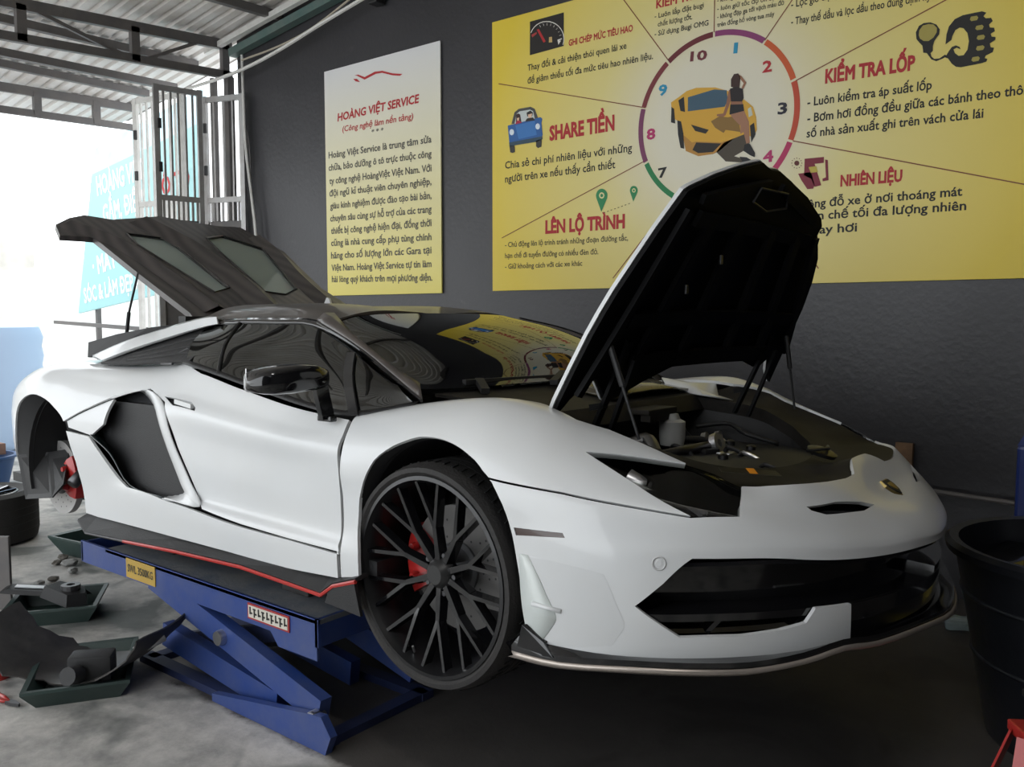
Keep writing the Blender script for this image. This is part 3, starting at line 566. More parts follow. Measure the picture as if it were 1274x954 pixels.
 ('gauge_icon','D8D0C8',2,[(-3.497,3.434),(-3.496,3.432),(-3.515,3.431),(-3.516,3.434)]),
 ('gauge_icon','D8D0C8',2,[(-3.492,3.406),(-3.492,3.404),(-3.512,3.407),(-3.512,3.41)]),
 ('gauge_icon','B8282C',3,[(-3.709,3.511),(-3.69,3.511),(-3.631,3.416),(-3.65,3.411)]),
 ('gauge_icon','A83A38',2,[(-3.757,3.486),(-3.712,3.495),(-3.709,3.483),(-3.749,3.465)]),
 ('gauge_icon','C8A86A',2,[(-3.603,3.439),(-3.578,3.437),(-3.575,3.399),(-3.604,3.403)]),
 ('gauge_icon','E8E4DC',2,[(-3.531,3.408),(-3.495,3.412),(-3.495,3.404),(-3.516,3.399),(-3.501,3.396),(-3.523,3.372)]),
 ('car_icon','4A4A48',1,[(-3.936,2.893),(-3.908,2.972),(-3.869,2.99),(-3.763,2.989),(-3.726,2.969),(-3.696,2.901),(-3.688,2.865)]),
 ('car_icon','C9D0CE',2,[(-3.908,2.889),(-3.888,2.957),(-3.862,2.971),(-3.768,2.97),(-3.741,2.956),(-3.722,2.891)]),
 ('car_icon','2F62A3',3,[(-3.97,2.885),(-3.931,2.888),(-3.674,2.904),(-3.659,2.89),(-3.666,2.862),(-3.655,2.779),(-3.673,2.746),(-3.954,2.739),(-3.962,2.818)]),
 ('car_icon','3F7BBE',4,[(-3.9,2.876),(-3.725,2.887),(-3.707,2.785),(-3.869,2.776)]),
 ('car_icon','354D5C',4,[(-3.958,2.763),(-3.658,2.77),(-3.655,2.75),(-3.71,2.737),(-3.892,2.737),(-3.954,2.733)]),
 ('car_icon','3A3936',4,[(-3.954,2.739),(-3.908,2.737),(-3.903,2.691),(-3.923,2.684),(-3.947,2.692)]),
 ('car_icon','3A3936',4,[(-3.713,2.745),(-3.663,2.751),(-3.666,2.698),(-3.695,2.692),(-3.713,2.706)]),
 ('car_icon','E4EEF4',5,[(-3.911,2.831),(-3.917,2.815),(-3.933,2.811),(-3.948,2.819),(-3.954,2.836),(-3.948,2.852),(-3.933,2.856),(-3.917,2.848)]),
 ('car_icon','E4EEF4',5,[(-3.678,2.84),(-3.684,2.825),(-3.698,2.821),(-3.713,2.829),(-3.719,2.846),(-3.713,2.86),(-3.699,2.865),(-3.684,2.857)]),
 ('car_icon','3A1E18',3,[(-3.895,2.887),(-3.892,2.952),(-3.874,2.959),(-3.855,2.947),(-3.843,2.886)]),
 ('car_icon','E6C1A4',4,[(-3.886,2.927),(-3.863,2.928),(-3.868,2.907),(-3.882,2.908)]),
 ('car_icon','B02845',4,[(-3.9,2.885),(-3.885,2.908),(-3.862,2.907),(-3.839,2.888)]),
 ('car_icon','26201E',3,[(-3.798,2.953),(-3.763,2.963),(-3.741,2.945),(-3.748,2.92),(-3.793,2.926)]),
 ('car_icon','E6C1A4',4,[(-3.786,2.937),(-3.748,2.941),(-3.755,2.912),(-3.779,2.913)]),
 ('car_icon','2B2522',4,[(-3.813,2.891),(-3.793,2.912),(-3.74,2.912),(-3.722,2.888)]),
 ('map_pin','2F8A55',1,[(-3.117,2.296),(-3.115,2.311),(-3.117,2.327),(-3.126,2.341),(-3.138,2.352),(-3.153,2.359),(-3.169,2.36),(-3.184,2.356),(-3.196,2.347),(-3.204,2.334),(-3.207,2.319),(-3.204,2.303),(-3.163,2.206)]),
 ('map_pin','DDD9A0',2,[(-3.138,2.313),(-3.145,2.298),(-3.16,2.293),(-3.176,2.301),(-3.183,2.317),(-3.176,2.332),(-3.161,2.337),(-3.145,2.329)]),
 ('map_pin','2F8A55',3,[(-3.148,2.314),(-3.152,2.306),(-3.16,2.303),(-3.169,2.307),(-3.172,2.316),(-3.169,2.324),(-3.161,2.327),(-3.152,2.322)]),
 ('map_pin','2F8A55',1,[(-2.885,2.313),(-2.883,2.324),(-2.885,2.334),(-2.89,2.343),(-2.898,2.351),(-2.908,2.355),(-2.918,2.356),(-2.928,2.354),(-2.936,2.348),(-2.941,2.339),(-2.943,2.329),(-2.941,2.318),(-2.916,2.254)]),
 ('map_pin','DDD9A0',2,[(-2.898,2.325),(-2.903,2.315),(-2.913,2.312),(-2.923,2.317),(-2.927,2.328),(-2.923,2.337),(-2.913,2.341),(-2.903,2.336)]),
 ('map_pin','2F8A55',3,[(-2.905,2.326),(-2.907,2.32),(-2.913,2.318),(-2.918,2.321),(-2.92,2.327),(-2.918,2.332),(-2.913,2.334),(-2.907,2.331)]),
 ('route_dots','5A4A20',1,[(-3.145,2.201),(-3.133,2.203),(-3.133,2.198),(-3.145,2.196)]),
 ('route_dots','5A4A20',1,[(-3.117,2.207),(-3.106,2.21),(-3.105,2.205),(-3.117,2.202)]),
 ('route_dots','5A4A20',1,[(-3.09,2.214),(-3.078,2.216),(-3.078,2.211),(-3.09,2.209)]),
 ('route_dots','5A4A20',1,[(-3.062,2.22),(-3.05,2.222),(-3.05,2.217),(-3.062,2.215)]),
 ('route_dots','5A4A20',1,[(-3.035,2.226),(-3.023,2.228),(-3.023,2.223),(-3.035,2.221)]),
 ('route_dots','5A4A20',1,[(-3.008,2.232),(-2.996,2.235),(-2.996,2.23),(-3.008,2.227)]),
 ('route_dots','5A4A20',1,[(-2.981,2.238),(-2.969,2.241),(-2.969,2.236),(-2.981,2.233)]),
 ('route_dots','5A4A20',1,[(-2.954,2.244),(-2.942,2.247),(-2.942,2.242),(-2.954,2.24)]),
 ('fuel_icon','7E1F33',1,[(-1.789,2.405),(-1.679,2.403),(-1.679,2.37),(-1.731,2.37),(-1.69,2.246),(-1.727,2.24),(-1.748,2.288),(-1.79,2.311)]),
 ('fuel_icon','7E1F33',1,[(-1.672,2.388),(-1.657,2.383),(-1.65,2.27),(-1.683,2.267),(-1.684,2.282),(-1.665,2.288)]),
 ('fuel_icon','C4B04A',2,[(-1.765,2.355),(-1.721,2.356),(-1.711,2.322),(-1.752,2.322)]),
 ('fuel_icon','7E1F33',1,[(-1.825,2.324),(-1.749,2.326),(-1.728,2.249),(-1.735,2.231),(-1.769,2.231),(-1.805,2.285)]),
 ('fuel_icon','5A2018',1,[(-1.819,2.384),(-1.823,2.373),(-1.834,2.37),(-1.845,2.376),(-1.85,2.387),(-1.845,2.397),(-1.835,2.4),(-1.824,2.395)]),
 ('fuel_icon','5A2018',1,[(-1.807,2.385),(-1.803,2.385),(-1.802,2.379),(-1.807,2.38)]),
 ('fuel_icon','5A2018',1,[(-1.809,2.372),(-1.805,2.369),(-1.808,2.365),(-1.812,2.368)]),
 ('fuel_icon','5A2018',1,[(-1.818,2.362),(-1.815,2.358),(-1.82,2.356),(-1.822,2.36)]),
 ('fuel_icon','5A2018',1,[(-1.831,2.359),(-1.831,2.354),(-1.836,2.355),(-1.836,2.359)]),
 ('fuel_icon','5A2018',1,[(-1.845,2.363),(-1.847,2.358),(-1.852,2.362),(-1.849,2.365)]),
 ('fuel_icon','5A2018',1,[(-1.856,2.372),(-1.86,2.37),(-1.863,2.375),(-1.859,2.377)]),
 ('fuel_icon','5A2018',1,[(-1.861,2.386),(-1.866,2.386),(-1.866,2.392),(-1.861,2.391)]),
 ('fuel_icon','5A2018',1,[(-1.859,2.399),(-1.864,2.402),(-1.861,2.406),(-1.857,2.403)]),
 ('fuel_icon','5A2018',1,[(-1.85,2.409),(-1.853,2.413),(-1.848,2.415),(-1.846,2.41)]),
 ('fuel_icon','5A2018',1,[(-1.837,2.412),(-1.838,2.417),(-1.832,2.416),(-1.832,2.411)]),
 ('fuel_icon','5A2018',1,[(-1.823,2.408),(-1.822,2.412),(-1.817,2.409),(-1.819,2.405)]),
 ('fuel_icon','5A2018',1,[(-1.813,2.398),(-1.809,2.4),(-1.806,2.395),(-1.81,2.394)]),
 ('logo','A83038',1,[(-5.611,3.519),(-5.58,3.51),(-5.487,3.463),(-5.349,3.487),(-5.274,3.482),(-5.157,3.442),(-5.07,3.424),(-5.042,3.433),(-5.157,3.458),(-5.274,3.498),(-5.364,3.506),(-5.487,3.484),(-5.564,3.517)]),
 ('logo','A83038',1,[(-5.627,3.493),(-5.58,3.485),(-5.543,3.452),(-5.596,3.467)]),
]
# ------------------------------------------------------------------ the two boards on the wall
INK = {'red': mat('print_red', hexc('B3262B'), .6), 'black': mat('print_black', hexc('1B1A16'), .6), 'dark': mat('print_dark', hexc('3B3626'), .6), 'grey': mat('print_grey', hexc('55524A'), .6),
 'maroon': mat('print_maroon', hexc('6E2B33'), .6), 'cyan': mat('print_cyan', hexc('2A93B8'), .6), 'navy': mat('print_navy', hexc('22222E'), .6), 'pink': mat('print_pink', hexc('B8336A'), .6)}
def ink(h):
    return mat('print_'+h, hexc(h), .6)
def board_mat(name, kind):
    m = bpy.data.materials.new(name); m.use_nodes = True; nt = m.node_tree; b = nt.nodes['Principled BSDF']; b.inputs['Roughness'].default_value = .45
    tc = nt.nodes.new('ShaderNodeTexCoord'); sp = nt.nodes.new('ShaderNodeSeparateXYZ'); nt.links.new(tc.outputs['Object'], sp.inputs[0])
    r = nt.nodes.new('ShaderNodeValToRGB'); e = r.color_ramp.elements
    if kind == 'white':      # white fading to pale yellow towards the foot
        mr = nt.nodes.new('ShaderNodeMapRange'); mr.inputs['From Min'].default_value = -1; mr.inputs['From Max'].default_value = .95; nt.links.new(sp.outputs['Z'], mr.inputs['Value'])
        e[0].position = 0; e[0].color = (*hexc('E8D868'), 1); e[1].position = 1; e[1].color = (*hexc('DEDEDE'), 1)
        x = e.new(.45); x.color = (*hexc('E6DDA8'), 1)
        nt.links.new(mr.outputs['Result'], r.inputs['Fac'])
    else:                    # radial print: cream around the clock ring, yellow to the edges
        cm = nt.nodes.new('ShaderNodeCombineXYZ'); nt.links.new(sp.outputs['X'], cm.inputs['X']); nt.links.new(sp.outputs['Z'], cm.inputs['Z'])
        ds = nt.nodes.new('ShaderNodeVectorMath'); ds.operation = 'DISTANCE'; ds.inputs[1].default_value = (YC[0], 0, YC[1]); nt.links.new(cm.outputs[0], ds.inputs[0])
        mr = nt.nodes.new('ShaderNodeMapRange'); mr.inputs['From Max'].default_value = 1.9; nt.links.new(ds.outputs['Value'], mr.inputs['Value'])
        e[0].position = .2; e[0].color = (*hexc('E2DCC6'), 1); e[1].position = .95; e[1].color = (*hexc('E4C93C'), 1)
        x = e.new(.45); x.color = (*hexc('E2D48A'), 1)
        nt.links.new(mr.outputs['Result'], r.inputs['Fac'])
    nt.links.new(r.outputs['Color'], b.inputs['Base Color']); return m
PX0, PX1, PZ0, PZ1 = -4.118, -.15, 1.692, 3.645
YC = (-2.354-(PX0+PX1)/2, 2.70-(PZ0+PZ1)/2)
def local(o, part):     # bring world-coordinate print into its board's frame
    part.matrix_local = Matrix.Translation(-o.location)
    return part
pb = thing('advice_board', 'large yellow driving-advice board with a numbered colour ring and red headings on the dark wall', 'board', ((PX0+PX1)/2, 5.0, (PZ0+PZ1)/2))
MB().box((0, -.0075, 0), (PX1-PX0, .015, PZ1-PZ0), bev=.002).build('panel', board_mat('yellow_print_sheet', 'yellow'), pb)
YF = 4.9835
grp = {}
for name, col, s, a, b, h, bold in YTXT:
    grp.setdefault((name, col), MB()); put_text(grp[(name, col)], s, a, b, h, YF, bold, .0)
for (name, col), mb in grp.items():
    local(pb, mb.build('number_lettering' if name == 'number' else ('heading_lettering' if col == 'red' else 'lettering'), INK[col], pb))
C0 = (-2.354, 2.702)
def ringarc(a0, a1, col):
    mb = MB(); n = 18
    for k in range(n):
        q = []
        for aa in (a0+(a1-a0)*k/n, a0+(a1-a0)*(k+1)/n): q.append(math.radians(aa))
        V = [(C0[0]+r*math.cos(t), YF, C0[1]+r*math.sin(t)) for r, t in ((.496, q[0]), (.53, q[0]), (.53, q[1]), (.496, q[1]))]
        mb.add(V, [(0, 1, 2, 3)])
    local(pb, mb.build('ring_segment', ink(col), pb))
for a0, a1, col in [(92, 128, '6B232B'), (129.5, 163, '7A2E33'), (164.5, 203, '7A3A5E'), (204.5, 238, '1F7F4A'), (239.5, 270, '1F7F4A'), (271, 300, '2A8AA8'), (301.5, 338, 'B8305F'), (339.5, 377, 'C24A2E'), (378.5, 412, 'CC5A2A'), (53.5, 90.5, '8A3A6E')]: ringarc(a0, a1, col)
RAYS=[[(-2.668, 3.109), (-3.015, 3.573), (-3.06, 3.64)], [(-2.365, 3.226), (-2.365, 3.64)], [(-2.044, 3.116), (-1.886, 3.31), (-1.63, 3.64)], [(-1.851, 2.854), (-.3, 3.41)], [(-1.861, 2.515), (-0.4, 2.07)], [(-2.832, 2.845), (-4.056, 3.197)], [(-2.845, 2.504), (-4.027, 2.08)], [(-2.66, 2.206), (-3.068, 1.758)], [(-2.003, 2.216), (-1.693, 1.776)]]
for L in RAYS:
    mb = MB(); strip(mb, L, .006, YF); local(pb, mb.build('ray_line', ink('7A3A22'), pb))
for gi, board in ((0, pb),):
    g2 = {}
    for part, col, layer, poly in ART:
        if part == 'logo': continue
        g2.setdefault((part, col), MB()); flat(g2[(part, col)], poly, YF-.0004*layer)
    for (part, col), mb in g2.items(): local(pb, mb.build(part, ink(col), pb))
wb = thing('notice_board', 'tall white notice board fading to yellow with grey Vietnamese text on the dark wall', 'board', (-5.318, 5.0, 2.65))
MB().box((0, -.0125, 0), (1.37, .014, 1.93), bev=.002).build('panel', board_mat('white_print_sheet', 'white'), wb)
grp = {}
for name, col, s, a, b, h, bold in WTXT:
    grp.setdefault((name, col), MB()); put_text(grp[(name, col)], s, a, b, h, 4.9785, bold, .0 if name != 'head' else .12)
for (name, col), mb in grp.items(): local(wb, mb.build('heading_lettering' if col == 'red' else 'lettering', INK[col], wb))
mb = MB()
for part, col, layer, poly in ART:
    if part == 'logo': flat(mb, poly, 4.978)
local(wb, mb.build('red_logo', INK['red'], wb))
# teal trade sign outside; the daylight glare is put into its pale colours
SM = mat('teal_sign_sheet', hexc('9CCBCC'), .5)
os_ = thing('trade_sign', 'pale teal trade sign with white Vietnamese lettering standing outside in the glare', 'sign', (-11.2, 6.0, 0))
MB().prism([(-1.66, 1.55), (1.75, 1.93), (1.75, 3.86), (-1.10, 3.50)], .04, Matrix.Translation((0, .04, 0)) @ Matrix.Rotation(PI/2, 4, 'X')).build('panel', SM, os_)
MB().prism([(-1.10, 3.50), (1.75, 3.86), (1.75, 4.25), (-.95, 3.85)], .04, Matrix.Translation((0, .04, 0)) @ Matrix.Rotation(PI/2, 4, 'X')).build('sky_picture', mat('sign_sky_blue', hexc('BFE0EA'), .5, var=.2, vscale=3), os_)
MB().bar((-1.2, .07, 0), (-1.2, .07, 3.4), .06, .06).bar((1.4, .07, 0), (1.4, .07, 3.8), .06, .06).build('sign_post', STEEL, os_)
mb = MB()
for s_, a, b, h in (('HOÀNG VIỆT', (-.95, 3.20), (.32, 3.32), .27), ('GẦM, ĐIỆN', (-.80, 2.81), (.30, 2.93), .25), ('· MÁY · GÒ ·', (-1.15, 2.09), (.28, 2.31), .26), ('SÓC & LÀM ĐẸP XE', (-1.45, 1.70), (.25, 1.90), .22)): put_text(mb, s_, a, b, h, -.004, .03)
mb.build('lettering', mat('print_white', (.85, .85, .85), .6), os_)
mb = MB(); put_text(mb, 'Ô TÔ', (.75, 3.05), (1.4, 3.12), .24, -.004, .03); mb.build('red_lettering', INK['red'], os_)

for o_ in list(COL.objects):
    if 'lettering' in o_.name: o_['kind'] = 'stuff'
# ------------------------------------------------------------------ the car
car = thing('sports_car', 'white sports car with its front hood and carbon engine cover raised, on the blue lift', 'car', (-4.483, 2.816, .4157), rot=(-.01178, .00036, -.00564))
def densify(poly, d):
    out = []
    for a, b in zip(poly, poly[1:]+poly[:1]):
        n = max(1, int(math.hypot(b[0]-a[0], b[1]-a[1])/d))
        out += [(a[0]+(b[0]-a[0])*k/n, a[1]+(b[1]-a[1])*k/n) for k in range(n)]
    return out
def inside(P, poly):
    poly = np.array(poly); x, y = P[:, 0], P[:, 1]; r = np.zeros(len(P), bool); n = len(poly); j = n-1
    for i in range(n):
        xi, yi = poly[i]; xj, yj = poly[j]
        c = ((yi > y) != (yj > y)) & (x < (xj-xi)*(y-yi)/(yj-yi+1e-12)+xi); r ^= c; j = i
    return r
def surf(G, side, uv, off=0):
    uv = np.asarray(uv, float); e = 1e-3; P = ev(G, uv[:, 0], uv[:, 1])
    a = ev(G, uv[:, 0]+e, uv[:, 1])-ev(G, uv[:, 0]-e, uv[:, 1]); b = ev(G, uv[:, 0], uv[:, 1]+e)-ev(G, uv[:, 0], uv[:, 1]-e)
    N = np.cross(a, b); N /= np.linalg.norm(N, axis=1)[:, None]+1e-12
    if np.mean(N[:, 1]) < 0 and G is not GF: N = -N
    if G is GF:
        if np.mean(N[:, 1]+N[:, 0]+N[:, 2]) < 0: N = -N
    P = P+N*off; P[:, 1] *= side; N[:, 1] *= side
    return P, N
def panel_geo(G, side, poly, holes=(), t=.012, off=0, res=.11):
    """outlined panel on a guide surface with real thickness; returns verts, faces, normals"""
    loops = [densify(poly, res)]+[densify(h, res) for h in holes]
    pts = []; edges = []
    for L in loops:
        k = len(pts); pts += L; edges += [(k+i, k+(i+1) % len(L)) for i in range(len(L))]
    nb = len(pts); lo = np.min(loops[0], 0); hi = np.max(loops[0], 0)
    gx, gy = np.meshgrid(np.arange(lo[0]+res*.3, hi[0], res*1.0), np.arange(lo[1]+res*.4, hi[1], res*1.0), indexing='ij'); g = np.stack([gx.ravel(), gy.ravel()], 1)
    m = inside(g, loops[0])
    for h in loops[1:]: m &= ~inside(g, h)
    g = g[m]; B = np.array(pts); dd = np.min(np.linalg.norm(g[:, None]-B[None], axis=2), axis=1); g = g[dd > res*.45]
    allp = [Vector(p) for p in pts]+[Vector(p) for p in g.tolist()]
    vs, es, fs, ov, oe, of = delaunay_2d_cdt(allp, edges, [], 0, 1e-6)
    vs = np.array([v[:] for v in vs]); fs = [f for f in fs]
    cen = np.array([vs[list(f)].mean(0) for f in fs]); m = inside(cen, loops[0])
    for h in loops[1:]: m &= ~inside(cen, h)
    fs = [f for f, k in zip(fs, m) if k]
    P, N = surf(G, side, vs, off); V = P.tolist(); NN = N.tolist(); n = len(V)
    V += (P-N*t).tolist(); NN += (-N).tolist()
    F = []
    for f in fs:
        a, b, c = [Vector(V[i]) for i in f[:3]]; nn = (b-a).cross(c-a)
        f = tuple(f) if nn.dot(Vector(NN[f[0]])) > 0 else tuple(f[::-1])
        F.append(f); F.append(tuple(i+n for i in f[::-1]))
    # rim
    cnt = {}
    for f in F[::2]:
        for i in range(len(f)):
            e = (f[i], f[(i+1) % len(f)]); cnt[e] = cnt.get(e, 0)+1
    for (a, b) in list(cnt):
        if (b, a) not in cnt:
            k = len(V); pa, pb, qa, qb = Vector(V[a]), Vector(V[b]), Vector(V[a+n]), Vector(V[b+n])
            V += [pa[:], pb[:], qb[:], qa[:]]; nn = (pa-pb).cross(qa-pa).normalized(); NN += [nn[:]]*4
            F.append((k+1, k, k+3, k+2))
    return V, F, NN
def mk_n(name, parts, m, parent):
    V = []; F = []; N = []
    for v, f, n in parts:
        k = len(V); V += v; N += n; F += [tuple(i+k for i in q) for q in f]
    o = mk(name, V, F, m, parent, True)
    o.data.normals_split_custom_set_from_vertices([tuple(x) for x in N]); return o
def both(name, G, poly, m, parent, holes=(), label=None, **kw):
    out = []
    for s in (-1, 1):
        out.append(mk_n(name, [panel_geo(G, s, poly, holes, **kw)], m, parent))
    return out
# --- outer panels
rf_ = both('front_fender', GF, UV['fender'], WHITE, car)
bp_holes = [UV['intake_slot'], UV['marker']]
bumper = mk_n('front_bumper', [panel_geo(GF, s, UV['bumper'], bp_holes) for s in (-1, 1)], WHITE, car)
doors = both('door', GS, UV['door'], WHITE, car, holes=[UV['handle']])
both('rocker_panel', GS, UV['rocker'], WHITE, car)
both('rear_fender', GS, UV['rear_fender'], WHITE, car)
# dark pockets behind slots
for s in (-1, 1):
    mk_n('nose_slot_grille', [panel_geo(GF, s, [(7.7, 4.5), (9.9, 4.5), (9.9, 5.8), (7.7, 5.8)], off=-.03)], GBLACK, bumper)
    mk_n('side_marker', [panel_geo(GF, s, UV['marker'], off=-.003)], mat('smoked_marker', (.06, .035, .03), .2, coat=.5), bumper)
    mk_n('door_handle', [panel_geo(GS, s, UV['handle'], off=-.02)], MBLACK, doors[(s+1)//2])
    hd = np.array(UV['handle']); P, N = surf(GS, s, [(6.85, 5.5), (7.25, 5.42)], -.006); MB().bar(P[0], P[1], .02, .018).build('handle_bar', WHITE, doors[(s+1)//2])
# parking sensor ring
P, N = surf(GF, -1, [UV['sensor'][0]], .001); q = Vector(N[0]).to_track_quat('Z', 'Y').to_matrix().to_4x4()
MB().lathe([(0, .0), (.008, .0), (.009, -.002)], 20, T4(*P[0]) @ q).build('sensor_eye', WHITE, bumper)
MB().lathe([(.014, 0), (.0165, .0015), (.019, 0)], 24, T4(*P[0]) @ q).build('sensor_ring', mat('pale_grey_trim', (.5, .5, .5), .4), bumper)
# small body crease panels: canard winglet beside the wheel
def gpanel(name, G, m, parent, side=1, poly=None, holes=(), t=.008, off=0, res=.15):
    """panel on a small local grid (nu x nv x 3); poly in grid units, whole grid if None"""
    G = np.array(G, float); 
    if poly is None: poly = [(0, 0), (G.shape[0]-1, 0), (G.shape[0]-1, G.shape[1]-1), (0, G.shape[1]-1)]
    global _N_DIR
    e = 1e-3
    V, F, N = panel_geo2(G, side, poly, holes, t, off, res)
    return mk_n(name, [(V, F, N)], m, parent)
def panel_geo2(G, side, poly, holes, t, off, res):
    # orientation by the direction away from the car's middle
    global surf
    old = surf
    def surf2(G_, s_, uv, off_=0):
        uv = np.asarray(uv, float); e = 1e-3; P = ev(G_, uv[:, 0], uv[:, 1])
        a = ev(G_, uv[:, 0]+e, uv[:, 1])-ev(G_, uv[:, 0]-e, uv[:, 1]); b = ev(G_, uv[:, 0], uv[:, 1]+e)-ev(G_, uv[:, 0], uv[:, 1]-e)
        N = np.cross(a, b); N /= np.linalg.norm(N, axis=1)[:, None]+1e-12
        c = P.mean(0)-np.array([1.4, 0, .55])
        if c @ N.mean(0) < 0: N = -N
        P = P+N*off_; P[:, 1] *= s_; N[:, 1] *= s_
        return P, N
    surf = surf2
    try: r = panel_geo(G, side, poly, holes, t, off, res)
    finally: surf = old
    return r
# --- side intakes: flare, mesh and trim (both sides)
INT = UV['intake']; MI = UV['mesh_inner']
def off_pts(L, s, d): return surf(GS, s, L, d)[0]
_c = (sum(q[0] for q in MI)/9, sum(q[1] for q in MI)/9); MIX = [(_c[0]+(q[0]-_c[0])*1.12, _c[1]+(q[1]-_c[1])*1.08) for q in MI]
CMESH = mat('intake_mesh', (.02, .021, .024), .6, bump=.8, bscale=300)
for s in (-1, 1):
    fl_out = [INT[i] for i in (2, 3, 4, 5, 6, 7, 8, 9, 10)]; fl_in = [MI[0], ((MI[0][0]+MI[1][0])/2, (MI[0][1]+MI[1][1])/2), MI[1], MI[2], MI[3], ((MI[3][0]+MI[4][0])/2, (MI[3][1]+MI[4][1])/2), MI[4], MI[5], MI[6]]
    A = off_pts(fl_out, s, 0); B = off_pts(fl_in, s, -.085); Mid = A*.55+B*.45+(off_pts(fl_out, s, .022)-off_pts(fl_out, s, .0))
    r = [cr_line(A, 4), cr_line(Mid, 4), cr_line(B, 4)]
    MB().sheet(r, .006).build('intake_flare', WHITE, car, True)
    mk_n('intake_mesh', [panel_geo(GS, s, MIX, off=-.075)], CMESH, car)
    A = off_pts([INT[10], INT[11], INT[12], INT[13]], s, -.004); B = off_pts([MI[6], MI[7], ((MI[7][0]+MI[8][0])/2, (MI[7][1]+MI[8][1])/2), MI[8]], s, -.085)
    MB().sheet([cr_line(A, 4), cr_line(B, 4)], .006).build('intake_lower_trim', mat('dark_teal_gloss', (.012, .022, .024), .15, coat=.6), car, True)
    mk_n('intake_upper_fin', [panel_geo(GS, s, [INT[0], INT[1], INT[2], (5.28, 3.9), INT[13], INT[14]], off=-.012)], WHITE, car)
# --- roof, pillars, glass
ZR = [0, .02, .02, 0]
def symgrid(rows):
    """rows of (o,z) half sections at X -> full-width grid"""
    return np.array([[(X, -o, z) for o, z in L[::-1]]+[(X, o, z) for o, z in L[1:]] for X, L in rows])
roofg = [(.90, [(0,1.12),(.15,1.135),(.32,1.14),(.46,1.12),(.56,1.08),(.63,1.04)]), (1.2, [(0,1.125),(.15,1.138),(.33,1.142),(.47,1.125),(.57,1.09),(.635,1.055)]),
 (1.5, [(0,1.122),(.15,1.134),(.33,1.14),(.47,1.124),(.57,1.09),(.64,1.056)]), (1.7, [(0,1.108),(.15,1.12),(.33,1.127),(.47,1.112),(.57,1.085),(.645,1.053)]), (1.84, [(0,1.096),(.15,1.104),(.33,1.108),(.46,1.095),(.565,1.072),(.65,1.043)])]
RG = symgrid(roofg)
gpanel('roof', RG, CARBON, car, t=.02, res=.3)
WSG = np.array([
 [(1.81,-.575,1.07),(1.845,-.46,1.086),(1.875,-.25,1.096),(1.885,0,1.10),(1.875,.25,1.10),(1.845,.46,1.095),(1.81,.575,1.08)],
 [(2.03,-.665,.982),(2.09,-.50,1.010),(2.13,-.27,1.028),(2.15,0,1.038),(2.13,.27,1.044),(2.09,.50,1.04),(2.03,.665,1.03)],
 [(2.24,-.71,.898),(2.30,-.54,.920),(2.345,-.28,.937),(2.36,0,.948),(2.345,.28,.956),(2.30,.54,.955),(2.25,.71,.95)],
 [(2.42,-.735,.832),(2.475,-.56,.828),(2.505,-.3,.832),(2.515,0,.834),(2.505,.3,.838),(2.475,.56,.838),(2.42,.735,.85)]])
def glass_mat(name, tint, dark):
    m = bpy.data.materials.new(name); m.use_nodes = True; nt = m.node_tree; nt.nodes.remove(nt.nodes['Principled BSDF']); out = nt.nodes['Material Output']
    tr = nt.nodes.new('ShaderNodeBsdfTransparent'); tr.inputs[0].default_value = (*tint, 1)
    gl = nt.nodes.new('ShaderNodeBsdfGlossy'); gl.inputs['Roughness'].default_value = .02; gl.inputs[0].default_value = (.95, .97, .96, 1)
    fr = nt.nodes.new('ShaderNodeFresnel'); fr.inputs['IOR'].default_value = dark
    mx = nt.nodes.new('ShaderNodeMixShader'); nt.links.new(fr.outputs[0], mx.inputs[0]); nt.links.new(tr.outputs[0], mx.inputs[1]); nt.links.new(gl.outputs[0], mx.inputs[2]); nt.links.new(mx.outputs[0], out.inputs[0]); MATS[name] = m; return m
GLASS = glass_mat('tinted_glass', (.16, .15, .14), 1.9)
GLASSC = glass_mat('pale_cover_glass', (.72, .80, .76), 1.3)
_n = GLASSC.node_tree; _d = _n.nodes.new('ShaderNodeBsdfDiffuse'); _d.inputs[0].default_value = (.55, .62, .59, 1); _m = _n.nodes.new('ShaderNodeMixShader'); _m.inputs[0].default_value = .5   # milky pane with a pale green diffuse share
_o = _n.nodes['Material Output']; _s = _o.inputs[0].links[0].from_socket; _n.links.new(_s, _m.inputs[1]); _n.links.new(_d.outputs[0], _m.inputs[2]); _n.links.new(_m.outputs[0], _o.inputs[0])
GLASSL = glass_mat('smoked_lamp_glass', (.85, .85, .86), 1.45)
ws = gpanel('windshield', WSG, GLASS, car, t=.004, res=.12)
MB().sheet([[Vector(p)+Vector((.0, 0, -.004)) for p in cr_line(WSG[0], 4)], [Vector(p)+Vector((.04, 0, -.018)) for p in cr_line(WSG[0], 4)]], .004).build('header_band', GBLACK, ws)
SGB = [((1.22,.868,.882),(1.02,.628,1.038)), ((1.48,.885,.848),(1.26,.637,1.05)), ((1.74,.89,.806),(1.54,.642,1.05)), ((2.07,.895,.757),(1.78,.648,1.043)), ((2.31,.898,.745),(2.08,.70,.967)), ((2.51,.81,.785),(2.36,.757,.862))]
